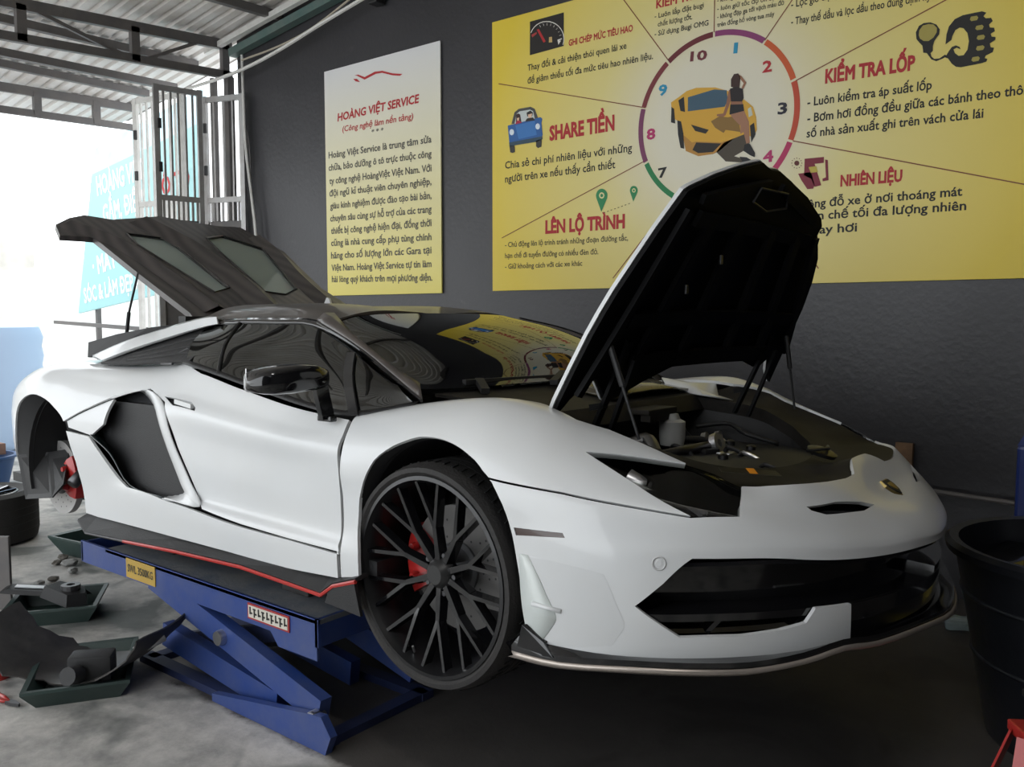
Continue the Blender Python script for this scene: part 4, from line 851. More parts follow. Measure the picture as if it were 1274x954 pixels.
for s in (-1, 1):
    G = []
    for b, t_ in SGB:
        b = Vector(b); t_ = Vector(t_); md = (b+t_)/2+Vector((0, .022, .008)); G.append([b, md, t_])
    G = np.array([[(p[0], s*p[1], p[2]) for p in r] for r in G])
    gl = gpanel('side_window', G, GLASS, car, t=.004, res=.1)
    MB().sheet([[Vector(p)+Vector((0, s*.004, .004)) for p in cr_line(G[:, 2], 4)], [Vector(p)+Vector((0, -s*.02, .022)) for p in cr_line(G[:, 2], 4)]], .01).build('window_top_trim', GBLACK, gl, True)
    MB().sheet([[Vector(p)+Vector((0, s*.012, .002)) for p in cr_line(G[:, 0], 4)], [Vector(p)+Vector((0, -s*.006, .016)) for p in cr_line(G[:, 0], 4)]], .004).build('window_sill_trim', MBLACK, gl, True)
    P = ev(G, [1.05]*5, np.linspace(0, 2, 5)); MB().tube(P+np.array([0, s*.004, 0]), .007, 6).build('window_seam', MBLACK, gl)
    P = ev(G, np.linspace(4.02, 4.0, 6), np.linspace(0, 1.75, 6)); P[:, 1] += s*.006
    MB().sheet([[Vector(p)+Vector((-.022, 0, 0)) for p in P], [Vector(p)+Vector((.022, s*-.002, 0)) for p in P]], .01).build('quarter_pillar', mat('pillar_black', (.02, .02, .021), .35, coat=.4), gl)
    inn = [(1.81,.575,1.072),(2.03,.665,.984),(2.24,.71,.90),(2.44,.735,.832)]; outr = [(1.82,.652,1.046),(2.10,.712,.966),(2.35,.765,.867),(2.53,.80,.793)]
    if s == 1: inn = [(1.81,.575,1.082),(2.03,.665,1.032),(2.25,.71,.952),(2.44,.735,.85)]; outr = [(1.82,.652,1.05),(2.10,.712,.985),(2.35,.765,.885),(2.53,.80,.80)]
    a = cr_line([(x, s*o, z+.004) for x, o, z in inn], 5); b = cr_line([(x, s*o, z+.006) for x, o, z in outr], 5); md = [(p+q)/2+Vector((0, s*.006, .012)) for p, q in zip(a, b)]
    MB().sheet([a, md, b], .02).build('a_pillar', CARBON, car, True)
    MB().tube([p*.5+q*.5+Vector((0, s*.008, .016)) for p, q in zip(a, b)], .004, 6).tube([q+Vector((0, s*.006, .004)) for q in b], .006, 6).build('pillar_trim', GBLACK, car)
    # roof rail joint piece behind the side glass and the sail panel with its black slatted intake
    up = [(.17,.75,.872),(.45,.735,.945),(.72,.70,1.005),(.99,.65,1.062),(1.10,.62,1.066)]; lo = [(.42,.815,.862),(.62,.79,.915),(.82,.75,.965),(1.04,.675,1.026),(1.12,.64,1.045)]
    A = cr_line([(x, s*o, z) for x, o, z in up], 5); B = cr_line([(x, s*o, z) for x, o, z in lo], 5); Md = [(p+q)/2+Vector((0, s*.012, .012)) for p, q in zip(A, B)]
    In = [p+Vector((0, -s*.09, -.03)) for p in A]
    MB().sheet([In, A, Md, B], .012).build('roof_buttress', WHITE, car, 40)
    T = [(.43,.80,.862),(.62,.775,.91),(.82,.735,.96),(1.03,.66,1.02),(1.16,.625,1.03)]; Bm = [(.45,.85,.850),(.70,.86,.855),(.95,.865,.868),(1.12,.868,.876),(1.25,.872,.884)]
    A = cr_line([(x, s*(o-.012), z) for x, o, z in T], 4); B = cr_line([(x, s*(o-.01), z) for x, o, z in Bm], 4)
    bi = MB().sheet([A, B], .01).build('shoulder_intake', MBLACK, car)
    for k in (.3, .55, .75):
        p = [a*(1-k)+b*k+Vector((0, s*.008, .006)) for a, b in zip(A[4:], B[4:])]; MB().tube(p, .006, 6).build('intake_slat', MBLACK, bi)
    MB().tube([Vector((1.10, s*.78, .94)), Vector((1.02, s*.86, .872)), Vector((1.12, s*.865, .876))], .006, 6).build('intake_frame', DMETAL, bi)
    # inner black fin and tail wing
    MB().sheet([[Vector((x, s*(o-.02), z)) for x, o, z in ((.13,.75,.945),(.40,.74,.99),(.66,.72,1.028),(.90,.69,1.045),(1.05,.62,1.07))], [Vector((x, s*(o-.02), z)) for x, o, z in ((.14,.76,.87),(.42,.745,.935),(.70,.71,1.0),(.95,.66,1.055),(1.06,.62,1.06))]], .02).build('rear_fin', mat('satin_black', (.01, .01, .011), .5, spec=.3), car)
# rear deck, engine bay, tail
MB().box((.27, 0, .80), (1.3, 1.15, .04)).box((.75, 0, .95), (.06, 1.2, .26)).build('engine_bay_cover', MBLACK, car)
en = MB()
for s in (-1, 1):
    en.box((.15, s*.22, .86), (.7, .22, .07), bev=.02)
    for k in range(6): en.tube([(-.12+k*.11, s*.33, .86), (-.12+k*.11, s*.45, .80)], .022, 8)
en.box((.15, 0, .88), (.6, .12, .05), bev=.015).build('engine', DMETAL, car, 30)
MB().sheet([[Vector((-1.0, o, z)) for o, z in ((-.3,.73),(0,.74),(.3,.73))], [Vector((-1.02, o, .2)) for o in (-.3, 0, .3)]], .02).box((-.98, 0, .45), (.05, 1.1, .5)).build('rear_panel', MBLACK, car)
# --- floor pan and inner body
MB().box((1.22, 0, .157), (4.1, 1.5, .05)).box((1.45, 0, .25), (2.0, 1.86, .06)).box((.70, 0, .42), (.04, 1.7, .56)).box((1.42, -.90, .45), (1.5, .05, .5)).box((1.42, .90, .45), (1.5, .05, .5)).box((2.36, 0, .42), (.04, 1.86, .5)).box((3.25, 0, .40), (.6, .9, .38)).build('floor_pan', MBLACK, car)
WELL = mat('wheel_well_liner', (.012, .012, .013), .8)
for s in (-1, 1):
    for X, Zc, R_, o0 in ((2.745, .35, .36, .93), (.26, .33, .375, .95)):
        M = Matrix.Translation((X, s*.56, Zc)) @ Matrix.Rotation(PI/2, 4, 'X')
        mb = MB(); d = -s*(o0-.56)
        mb.lathe([(.01, 0), (R_, 0), (R_, d)], 28, M, a0=-.35, a1=PI+.35)
        mb.build('wheel_liner', WELL, car, 40)
for s in (-1, 1):
    for X, Zc, R_, o0, G_, out in ((.26, .33, .372, .93, GS, UV['rear_fender'][-24:]+[UV['rocker'][0], UV['rocker'][-1], UV['rocker'][-2], UV['rocker'][-3]]), (2.745, .35, .357, .915, None, None)):
        if G_ is None:
            P = np.vstack([surf(GF, s, UV['fender'][1:31], -.008)[0], surf(GF, s, UV['bumper'][-13:][::-1], -.008)[0]])
        else: P = surf(GS, s, out, -.008)[0]
        I = []
        for p in P:
            a = math.atan2(p[2]-Zc, p[0]-X); I.append(Vector((X+R_*math.cos(a), s*o0, Zc+R_*math.sin(a))))
        MB().sheet([[Vector(p) for p in P], I]).build('arch_lip', WELL, car, True)
# dark loose liner flap behind the rear axle
MB().sheet([[(-.17, -.95, .14), (.09, -.93, .18), (.15, -.90, .25)], [(-.25, -.95, .36), (-.1, -.86, .38), (.0, -.80, .40)]], .008).build('arch_liner_flap', MBLACK, car)
MB().tube(cr_line([(.16, -.86, .245), (.10, -.70, .36), (.05, -.60, .40)], 4), .03, 10).build('rear_wishbone', DMETAL, car, True)
# --- front splitter, skirts
PL = [(3.08,.985,.20),(3.15,.978,.196),(3.30,.942,.194),(3.42,.885,.195),(3.55,.79,.197),(3.67,.66,.198),(3.77,.51,.20),(3.84,.36,.205),(3.89,.18,.21),(3.91,0,.212)]
PO = [(3.06,.992,.150),(3.215,.985,.156),(3.40,.925,.172),(3.53,.855,.177),(3.645,.748,.176),(3.74,.632,.19),(3.808,.53,.212),(3.86,.41,.203),(3.925,.2,.206),(3.955,0,.20)]
def symc(L, dz=0, do=0): return [Vector((x, -o-do, z+dz)) for x, o, z in L]+[Vector((x, o+do, z+dz)) for x, o, z in L[::-1][1:]]
inn = cr_line(symc(PL), 3); ou = cr_line(symc(PO, .022), 3); lo = cr_line(symc(PO, .002), 3); back = [Vector((p.x-.22, p.y*.85, .19)) for p in lo]
sp = MB().sheet([inn, ou, lo, back]).build('front_splitter', GBLACK, car, 30)
MB().sheet([[p+Vector((.002, 0, .004)) for p in lo], [p+Vector((.008, 0, -.006)) for p in lo], [p+Vector((-.01, 0, -.014)) for p in lo]], .003).build('splitter_edge', mat('champagne_edge', (.42, .37, .33), .35, metal=.7), sp, True)
for s in (-1, 1): MB().sheet([[Vector((3.075, s*.985, .16)), Vector((3.098, s*.99, .238)), Vector((3.105, s*.988, .235))], [Vector((3.20, s*.985, .17)), Vector((3.165, s*.984, .205)), Vector((3.17, s*.98, .20))]], .006).build('splitter_end_fin', GBLACK, sp)
for s in (-1, 1):
    O = [(.50,.985,.135),(.60,1.0,.095),(.94,1.0,.114),(1.35,1.0,.140),(1.80,1.0,.160),(2.10,1.0,.153),(2.256,1.0,.149),(2.32,1.0,.192),(2.43,1.0,.228)]
    I = [(.53,.945,.165),(.62,.945,.165),(.95,.945,.168),(1.35,.945,.172),(1.80,.945,.182),(2.10,.945,.19),(2.256,.945,.198),(2.33,.945,.215),(2.43,.95,.235)]
    a = [Vector((x, s*o, z)) for x, o, z in O]; b = [Vector((x, s*o, z)) for x, o, z in I]
    sk = MB().sheet([b, a], .012).build('side_skirt', MBLACK, car)
    MB().tube([p+Vector((0, s*.004, 0)) for p in a[2:]], .007, 6).build('red_pinstripe', RED, sk)
    MB().tube([p+Vector((0, s*.004, 0)) for p in a[:3]], .006, 6).build('skirt_edge', DMETAL, sk)
    MB().prism([(2.30, .18), (2.41, .226), (2.425, .222), (2.455, .12), (2.28, .13)], .012, Matrix.Translation((0, s*1.0+.006, 0)) @ Matrix.Rotation(PI/2, 4, 'X')).build('skirt_fin', MBLACK, sk)
# --- mouth: black duct behind the nose edge, shelf and grille
for s in (-1, 1):
    mk_n('mouth_duct', [panel_geo(GF, s, [(4.6, .3), (11, .3), (11, 2.2), (4.6, 2.2)], off=-.10, t=.02)], GBLACK, bumper)
    mk_n('chin_panel', [panel_geo(GF, s, [(8.42, .02), (11, .02), (11, 1.0), (8.42, .98)], off=-.012, t=.02)], GBLACK, bumper)
    uu = np.linspace(4.75, 11, 26); q1 = surf(GF, s, [(u, 1.02) for u in uu], -.014)[0]; q2 = surf(GF, s, [(u, 1.05) for u in uu], -.11)[0]
    MB().sheet([[Vector(p) for p in q1], [Vector(p) for p in q2]], .02).build('mouth_shelf', GBLACK, bumper, 30)
    uu = np.linspace(4.9, 11, 26); q1 = surf(GF, s, [(u, 1.95) for u in uu], -.012)[0]; q2 = surf(GF, s, [(u, 1.9) for u in uu], -.11)[0]
    MB().sheet([[Vector(p) for p in q1], [Vector(p) for p in q2]], .01).build('mouth_upper_lip', GBLACK, bumper, 30)
    for u in (6.0, 7.4): 
        q = surf(GF, s, [(u, .5), (u+.3, 1.0)], -.05)[0]; MB().bar(q[0], q[1], .05, .012).build('mouth_vane', GBLACK, bumper)
# canard winglet: kinked white blade along the bumper side with a pale recessed face towards the wheel
for s in (-1, 1):
    CN = UV['canard']; A = surf(GF, s, CN, .007)[0]; B = surf(GF, s, [(u+.7, v) for u, v in CN], .0008)[0]; B[0] = surf(GF, s, [CN[0]], .002)[0][0]; B[-1] = surf(GF, s, [(CN[-1][0]+.35, CN[-1][1])], .001)[0][0]
    Cc = surf(GF, s, [(3.10, CN[0][1])]+[(3.17, v) for u, v in CN[1:]], .001)[0]
    f = lambda L: cr_line(L, 4)
    uvd = cr_line([(u, v, 0) for u, v in CN], 4); n = len(uvd); V = []; NN = []; F = []
    for k in range(6):
        t = k/5
        for m_, q in enumerate(uvd):
            fade = min(1, m_/4, (n-1-m_)/2+.15); P_, N_ = surf(GF, s, [(q.x+1.0*t*fade, q.y)], .011*(1-t)*fade+.0006); P_, N_ = P_[0], N_[0]
            n2 = N_+np.array([.10, -.0*s, 0]) ; n2 /= np.linalg.norm(n2); V.append(P_.tolist()); NN.append(n2.tolist())
    for a in range(5):
        for b in range(n-1): F.append((a*n+b, a*n+b+1, (a+1)*n+b+1, (a+1)*n+b) if s < 0 else (a*n+b, (a+1)*n+b, (a+1)*n+b+1, a*n+b+1))
    mk_n('bumper_winglet', [(V, F, NN)], WHITE, bumper)
    A = [Vector(V[k]) for k in range(n)]; C2 = [Vector(surf(GF, s, [(3.14, q.y)], .0006)[0][0]) for q in uvd]
    MB().sheet([A, C2], .002).build('winglet_inner', mat('pale_inner_white', (.62, .66, .64), .4, coat=.4), bumper, True)
    p = surf(GF, s, [(3.35, 1.02), (3.8, .98)], .012)[0]; MB().tube(p, [.007, .006], 10).build('winglet_peg', WHITE, bumper, True)
# badge on the nose (plain dark shield with a gold edge)
_P, _N = surf(GF, -1, [(11, 5.95), (11, 6.05)], .001); q = Matrix.Translation(_P[0]) @ Matrix.Rotation(math.atan2(_N[0][0], _N[0][2]), 4, 'Y')
sh = [(-.035, -.032), (-.035, .032), (-.01, .036), (.02, .026), (.042, 0), (.02, -.026), (-.01, -.036)]
bd = MB().prism(sh, .008, q, .92).build('nose_badge', mat('badge_gold', (.32, .24, .09), .35, metal=1), bumper)
MB().prism([(x*.8, y*.8) for x, y in sh], .003, q @ T4(0, 0, .008)).build('badge_field', MBLACK, bd)
MB().prism([(x*.45, y*.45) for x, y in sh], .002, q @ T4(0, 0, .011)).build('badge_emblem', mat('badge_gold', 0), bd)
# --- headlights
for s in (-1, 1):
    hp = UV['headlight']; bowl = mk_n('headlight', [panel_geo(GF, s, hp, off=-.085, t=.01)], GBLACK, car)
    ed = densify(hp, .15); a = surf(GF, s, ed, -.006)[0]; b = surf(GF, s, ed, -.087)[0]
    a = [Vector(p) for p in a]; b = [Vector(p) for p in b]; MB().sheet([a+[a[0]], b+[b[0]]]).build('lamp_wall', GBLACK, bowl)
    mk_n('lamp_cover', [panel_geo(GF, s, hp, off=-.004, t=.003)], GLASSL, bowl)
    P, N = surf(GF, s, [(4.95, 5.35), (5.25, 5.2), (5.5, 5.6), (6.1, 4.6), (5.6, 6.2), (6.3, 6.3)], -.035)
    q = Vector((.75, -s*.25, -.35)).to_track_quat('Z', 'Y').to_matrix().to_4x4()
    MB().lathe([(.0, .02), (.022, .022), (.030, .014), (.032, -.04), (0, -.05)], 20, T4(*P[0]) @ q).build('projector_lens', METAL, bowl, 40)
    MB().lathe([(.0, .02), (.018, .022), (.024, .014), (.026, -.03), (0, -.04)], 20, T4(*P[1]) @ q).build('projector_lens', DMETAL, bowl, 40)
    MB().bar(P[2], P[3], .03, .012).build('lamp_strut', mat('lamp_grey', (.30, .30, .31), .4), bowl)
    MB().tube([P[4], P[5], P[3]], .006, 6).build('running_light', mat('lamp_clear', (.35, .35, .36), .25), bowl)
    L = surf(GF, s, [(5.9, 5.0), (6.3, 4.75), (6.55, 4.55)], -.03)[0]
    for k in range(3): MB().box(L[k], (.03, .022, .004), bev=.001).build('lamp_marking', DMETAL, bowl)
# --- front trunk: ledge ring, tub, cowl, contents
_he = surf(GF, 1, [(2.6,7.95),(3.05,7.75),(3.509,7.38),(4.049,7.79),(4.721,7.65),(5.696,7.3),(6.418,7.42),(6.93,6.80),(7.539,6.93),(8.152,6.87),(8.917,6.72),(9.585,6.69),(10.082,6.76),(10.6,7.3),(11,7.3)], -.009)[0]
hl = [tuple(p) for p in _he]

hi_ = [(2.80,.50,.76),(2.88,.535,.75),(2.97,.55,.74),(3.06,.555,.73),(3.14,.545,.715),(3.21,.52,.69),(3.28,.48,.665),(3.34,.42,.64),(3.39,.36,.625),(3.42,.30,.615),(3.45,.23,.61),(3.47,.16,.606),(3.48,.1,.604),(3.485,.04,.603),(3.485,0,.602)]
LED = mat('dusty_black_ledge', (.014, .013, .012), .6, spec=.12, dust=(.045, .040, .034), dscale=6, damt=.6)
def sym(L): return [Vector((x, -o, z)) for x, o, z in L]+[Vector((x, o, z)) for x, o, z in L[::-1][1:]]
a = cr_line(sym(hl), 3); b = cr_line(sym(hi_), 3); md = [(p+q)/2+Vector((0, 0, -.012)) for p, q in zip(a, b)]; dn = [q+Vector((0, 0, -.05)) for q in b]
tub = MB().sheet([a, md, b, dn]).build('trunk_surround', LED, car, 40)
fl = [Vector((q.x*.97+.05, q.y*.9, .34)) for q in b]
MB().sheet([dn, fl]).box((3.1, 0, .33), (.75, 1.0, .02)).box((2.78, 0, .52), (.03, 1.15, .4)).build('trunk_tub', MBLACK, car)
# cowl between windshield and trunk with raised cover, a brownish reflection put into its colour
cw = [[Vector((2.45, o, .80+.01*(1-abs(o)))) for o in (-.66, -.3, 0, .3, .66)], [Vector((2.58, o, .795)) for o in (-.66, -.3, 0, .3, .66)], [Vector((2.72, o, .775)) for o in (-.64, -.3, 0, .3, .64)], [Vector((2.84, o, .755)) for o in (-.60, -.3, 0, .3, .60)], [Vector((2.87, o, .70)) for o in (-.58, -.3, 0, .3, .58)]]
co = MB().sheet(cw, .01).build('cowl_panel', LED, car, 35)
MB().sheet([[Vector((2.62, o, .80+.03*(1-(o-.2)**2*9))) for o in (-.1, .05, .2, .35, .5)], [Vector((2.82, o, .775+.02*(1-(o-.2)**2*9))) for o in (-.1, .05, .2, .35, .5)]], .01).build('cowl_cover', mat('brown_reflection_gloss', (.05, .042, .025), .2, coat=.5), co, True)
MB().box((2.90, .05, .735), (.10, .22, .02), bev=.005).box((2.93, .05, .715), (.04, .2, .03)).build('cowl_step', LED, co)
for s in (-1, 1): MB().sheet([[Vector((2.62, s*.64, .80)), Vector((2.75, s*.66, .80)), Vector((2.86, s*.68, .80))], [Vector((2.66, s*.56, .82 if s > 0 else .79)), Vector((2.78, s*.56, .80 if s > 0 else .77)), Vector((2.92, s*.58, .755))], [Vector((2.72, s*.50, .79)), Vector((2.84, s*.50, .765)), Vector((3.0, s*.55, .742))]], .006).build('hinge_cover', WHITE, car, True)
TI = thing  # contents of the trunk
MB().lathe([(0, 0), (.045, 0), (.05, .03), (.05, .09), (.03, .10), (.022, .12), (0, .12)], 20, T4(2.95, .12, .60)).build('fluid_reservoir', mat('milky_plastic', (.42, .42, .40), .4), car, 40)
MB().tube(cr_line([(2.88, .30, .66), (2.90, .34, .60), (2.96, .36, .57)], 4), .02, 10).build('relay_bracket', DMETAL, car)
MB().tube([(2.90, -.42, .56), (3.05, -.05, .60), (3.12, .12, .615)], .018, 10).build('strut_bar', DMETAL, car, True)
MB().lathe([(.016, -.012), (.04, -.012), (.04, .012), (.016, .012)], 24, T4(3.13, .13, .62) @ Matrix.Rotation(1.2, 4, 'Y'), closed=True).box((3.16, .12, .585), (.08, .07, .02), bev=.004).build('bar_clamp', METAL, car, 40)
for k, (p, q, r) in enumerate([((2.86, .40, .58), (3.3, .36, .50), .012), ((2.86, .25, .60), (3.38, .2, .53), .014), ((2.9, -.1, .52), (3.40, .1, .50), .016), ((3.0, -.4, .5), (3.42, -.05, .52), .012), ((2.9, .42, .64), (3.25, .42, .60), .009)]):
    p, q = Vector(p), Vector(q); MB().tube(cr_line([p, (p*2+q)/3+Vector((0, .05, .03)), (p+q*2)/3+Vector((0, -.04, .02)), q], 5), r, 8).build('trunk_hose', MBLACK, car, True)
MB().box((3.05, .18, .47), (.5, .7, .16), bev=.03).build('battery_cover', mat('deep_black', (.005, .005, .005), .7, spec=.2), car, 30)
MB().lathe([(0, 0), (.05, 0), (.055, .02), (.03, .05), (0, .055)], 20, T4(2.94, -.22, .58)).tube(cr_line([(2.9, -.16, .6), (2.96, -.1, .64), (3.02, -.14, .6)], 4), .03, 10).build('spring_top', mat('dull_spring_metal', (.2, .2, .2), .4, metal=1), car, 40)
for y, z in ((.42, .61), (.30, .615)): MB().lathe([(.008, -.01), (.02, -.01), (.02, .01), (.008, .01)], 14, T4(3.0, y, z) @ Matrix.Rotation(1.3, 4, 'Y'), closed=True).tube([(3.0, y, z), (3.08, y-.06, z-.03)], .007).build('pipe_fitting', METAL, car)
rnd = random.Random(11)
for k in range(16):
    x, y = rnd.uniform(2.9, 3.38), rnd.uniform(-.40, .46); z = .565+rnd.uniform(0, .03); mb = MB()
    if k % 3 == 0: mb.box((x, y, z), (.05+.04*rnd.random(), .04+.03*rnd.random(), .03), Rz(rnd.random()*2), bev=.005)
    elif k % 3 == 1: mb.tube(cr_line([(x, y, z), (x+.04, y-.05, z+.035), (x+.10, y-.04, z+.01), (x+.15, y-.10, z-.02)], 4), .008, 8)
    else: mb.lathe([(0, 0), (.018, 0), (.018, .03), (.01, .035), (0, .035)], 12, T4(x, y, z))
    mb.build(['relay_box', 'wiring_loop', 'filler_cap'][k % 3], [MBLACK, MBLACK, DMETAL][k % 3] if k != 4 else METAL, car, 40)
MB().lathe([(.02, 0), (.045, 0), (.05, .012), (.03, .02), (0, .02)], 18, T4(3.55, .02, .635) @ Matrix.Rotation(.3, 4, 'Y')).tube([(3.53, -.06, .655), (3.58, .0, .66), (3.55, .08, .655)], .006).build('hood_latch', DMETAL, car, 40)
lb = MB().sheet([[(3.475, -.60, .662), (3.60, -.50, .652)], [(3.50, -.63, .655), (3.63, -.53, .645)]], .002).build('warning_label', mat('label_dark', (.02, .018, .012), .4), car)
MB().sheet([[(3.535, -.552, .660), (3.552, -.538, .659)], [(3.562, -.585, .653), (3.579, -.571, .652)]], .001).build('orange_mark', mat('label_orange', hexc('D98A1E'), .5), lb)
# --- raised front hood
nh = Vector((.866, 0, -.5))
def hoodP(a, o, off=0):
    s = (o+.7)/1.4; k = max(0, 1-(o/.72)**2)
    return Vector((2.964+.5*a+.11*s*(1-a/.8), o, .767+.866*a+.03*s*(1-a/.8)))-nh*(.05*k*min(1, a+.3))+nh*off
HG = np.array([[hoodP(a, o)[:] for o in np.linspace(-.75, .75, 7)] for a in np.linspace(-.1, 1.0, 6)])
def huv(a, o): return ((a+.1)/1.1*5, (o+.75)/1.5*6)
hpoly = [(0,-.70),(.066,-.71),(.18,-.712),(.297,-.711),(.37,-.703),(.441,-.69),(.55,-.655),(.645,-.621),(.69,-.60),(.767,-.563),(.78,-.54),(.831,-.409),(.88,-.26),(.918,-.124),(.905,-.035),(.912,.033),(.895,.148),(.86,.34),(.80,.52),(.771,.553),(.73,.55),(.68,.60),(.634,.64),(.527,.68),(.40,.70),(.26,.70),(.10,.70),(.03,.70),(.09,.64),(.16,.60),(.125,.56),(.115,.50),(.15,.38),(.165,.15),(.15,-.10),(.10,-.26),(.045,-.40),(.036,-.446),(.09,-.51),(.136,-.567),(.12,-.61),(.07,-.66)]
hood = gpanel('hood', HG, WHITE, car, poly=[huv(a, o) for a, o in hpoly], t=.012, res=.12)
cx, cy = .45, 0
lp = [(.45+(a-.45)*.992, o*.993) for a, o in hpoly]
def hpatch(name, poly, m, off, t):
    V, F, N = panel_geo2(HG, 1, [huv(a, o) for a, o in poly], [], t, off, .12); return mk_n(name, [(V, F, N)], m, hood)
HL = mat('hood_liner_black', (.003, .003, .0035), .5, spec=.12)
hpatch('hood_liner', lp, HL, .014, .012)
def hbar(name, a0, o0, a1, o1, w, m=HL, d=.035):
    n = 6; P = [hoodP(a0+(a1-a0)*k/n, o0+(o1-o0)*k/n, d) for k in range(n+1)]; mb = MB()
    for p, q in zip(P[:-1], P[1:]): mb.bar(p, q, w, .016, up=nh)
    mb.build(name, m, hood)
for o in (-.42, -.14, .18, .44): hbar('hood_rib', .18, o, .72, o*.8, .05)
hbar('hood_rib', .70, -.45, .70, .45, .05); hbar('hood_rib', .36, -.58, .36, .58, .05); hbar('hood_rib', .20, -.45, .20, .5, .06)
hbar('hood_edge_rib', .1, -.66, .72, -.53, .03); hbar('hood_edge_rib', .2, .66, .72, .50, .03); hbar('hood_edge_rib', .76, -.48, .86, -.05, .03); hbar('hood_edge_rib', .78, .42, .86, .05, .03)
P = [hoodP(a, o, .045) for a, o in ((.84, -.12), (.85, .10), (.80, .14), (.77, 0), (.79, -.13))]; MB().tube(P+[P[0]], .004, 6).build('latch_loop', mat('latch_dark_steel', (.03, .03, .032), .45), hood)
for a, o in ((.47, -.33), (.58, -.18)): MB().box(hoodP(a, o, .05), (.008, .016, .03), bev=.002).build('liner_clip', DMETAL, hood)
for s in (-1, 1):
    o = s*.56
    b0 = Vector((2.99 if s < 0 else 3.03, s*.50, .70)); t0 = hoodP(.28, s*.50, .03)
    MB().bar(b0, t0, .03, .012).bar(b0+Vector((.06, 0, -.01)), t0+Vector((.02, 0, -.06)), .022, .012).bar(b0+Vector((.0, 0, .09)), b0+Vector((.05, 0, .1)), .03, .02).build('hood_hinge', HL, car)
    g0 = Vector((3.235, s*.62, .72)); g1 = hoodP(.28, s*.62, .03); MB().tube([g0, g0*.45+g1*.55], .005, 8).tube([g0*.45+g1*.55, g1], .010, 8).build('gas_strut', MBLACK, car)
# --- raised engine cover of dusty carbon with two panes
LG = np.array([[(.65-.906*a, o, 1.12+.423*a-.03*(o/.7)**2) for o in np.linspace(-.8, .8, 7)] for a in np.linspace(-.2, 1.5, 6)])
def luv(a, o): return ((a+.2)/1.7*5, (o+.8)/1.6*6)
lpoly = [(-.135,-.537),(-.015,-.508),(.45,-.53),(.96,-.543),(.99,-.708),(1.143,-.667),(1.25,-.55),(1.307,-.441),(1.257,-.30),(1.32,-.12),(1.398,.061),(1.37,.26),(1.362,.446),(1.435,.666),(1.25,.72),(1.035,.759),(.70,.67),(.396,.598),(.093,.62),(-.02,.55),(-.1,-.178)]
w1 = [(1.036,-.323),(.864,-.341),(.53,-.29),(.217,-.238),(.28,-.113),(.55,-.107),(.817,-.101),(.988,-.105)]
w2 = [(1.07,.199),(.84,.157),(.54,.125),(.246,.094),(.222,.213),(.326,.363),(.67,.47),(1.012,.574),(1.16,.368)]
CW = bpy.data.materials.new('weathered_carbon_weave'); CW.use_nodes = True; nt = CW.node_tree; b = nt.nodes['Principled BSDF']
tc = nt.nodes.new('ShaderNodeTexCoord'); wv = nt.nodes.new('ShaderNodeTexWave'); wv.inputs['Scale'].default_value = 5; wv.inputs['Distortion'].default_value = 5; wv.inputs['Detail'].default_value = 1; wv.inputs['Detail Scale'].default_value = .5; wv.bands_direction = 'Y'
nt.links.new(tc.outputs['Object'], wv.inputs['Vector']); r = nt.nodes.new('ShaderNodeValToRGB'); r.color_ramp.elements[0].color = (.032, .028, .028, 1); r.color_ramp.elements[1].color = (.075, .064, .062, 1)
nt.links.new(wv.outputs['Fac'], r.inputs['Fac']); nt.links.new(r.outputs['Color'], b.inputs['Base Color']); b.inputs['Roughness'].default_value = .4; b.inputs['Coat Weight'].default_value = .25; b.inputs['Coat Roughness'].default_value = .2
lid = gpanel('engine_cover', LG, CW, car, poly=[luv(*q) for q in lpoly], holes=[[luv(*q) for q in w1], [luv(*q) for q in w2]], t=.03, res=.15)
for w in (w1, w2): gpanel('cover_window', LG, GLASSC, lid, poly=[luv(*q) for q in w], t=.004, off=-.012, res=.2)
for w in (w1, w2):
    P = surf_l = ev(LG, [luv(*q)[0] for q in w+[w[0]]], [luv(*q)[1] for q in w+[w[0]]]); MB().tube(P, .007, 6).build('window_gasket', GBLACK, lid)
# raised spine and flanks of the cover
for pts, wd_, h in (([(1.22,-.12),(.8,0),(.3,0),(-.05,-.05)], .10, .05), ([(1.12,-.60),(.85,-.44),(.45,-.38),(-.02,-.36)], .07, .035), ([(1.2,.66),(.9,.62),(.5,.50),(.05,.42)], .08, .04)):
    q = cr_line([(a, o, 0) for a, o in pts], 5); rows = [[], [], []]
    for p in q:
        for k, (do, up_) in enumerate(((-wd_, .001), (0, h), (wd_, .001))):
            P = Vector(ev(LG, [luv(p.x, 0)[0]], [luv(0, p.y+do)[1]])[0]); rows[k].append(P+Vector((.423, 0, .906))*up_)
    MB().sheet(rows).build('cover_ridge', CW, lid, 30)
for s in (-1, 1): MB().tube([(.0, s*.50, .86), (.1, s*.52, 1.10)], .01, 8).tube([(.1, s*.52, 1.10), (.22, s*.53, 1.30)], .006, 8).build('cover_strut', MBLACK, car)
MB().prism([(0, 0), (.07, 0), (.05, .045), (.03, .05)], .012, Matrix.Translation((.93, .1, 1.135)) @ Matrix.Rotation(PI/2, 4, 'X')).build('antenna_fin', WHITE, car)
# roof aerial-like washer and wipers
for a, b in (((2.46, -.52, .845), (2.50, .10, .845)), ((2.50, .0, .85), (2.48, .55, .855))):
    MB().bar(a, b, .018, .02).build('wiper_blade', MBLACK, car)
MB().bar((2.55, -.1, .83), (2.49, .05, .86), .03, .02).bar((2.56, -.52, .82), (2.47, -.45, .85), .03, .02).build('wiper_arm', MBLACK, car)
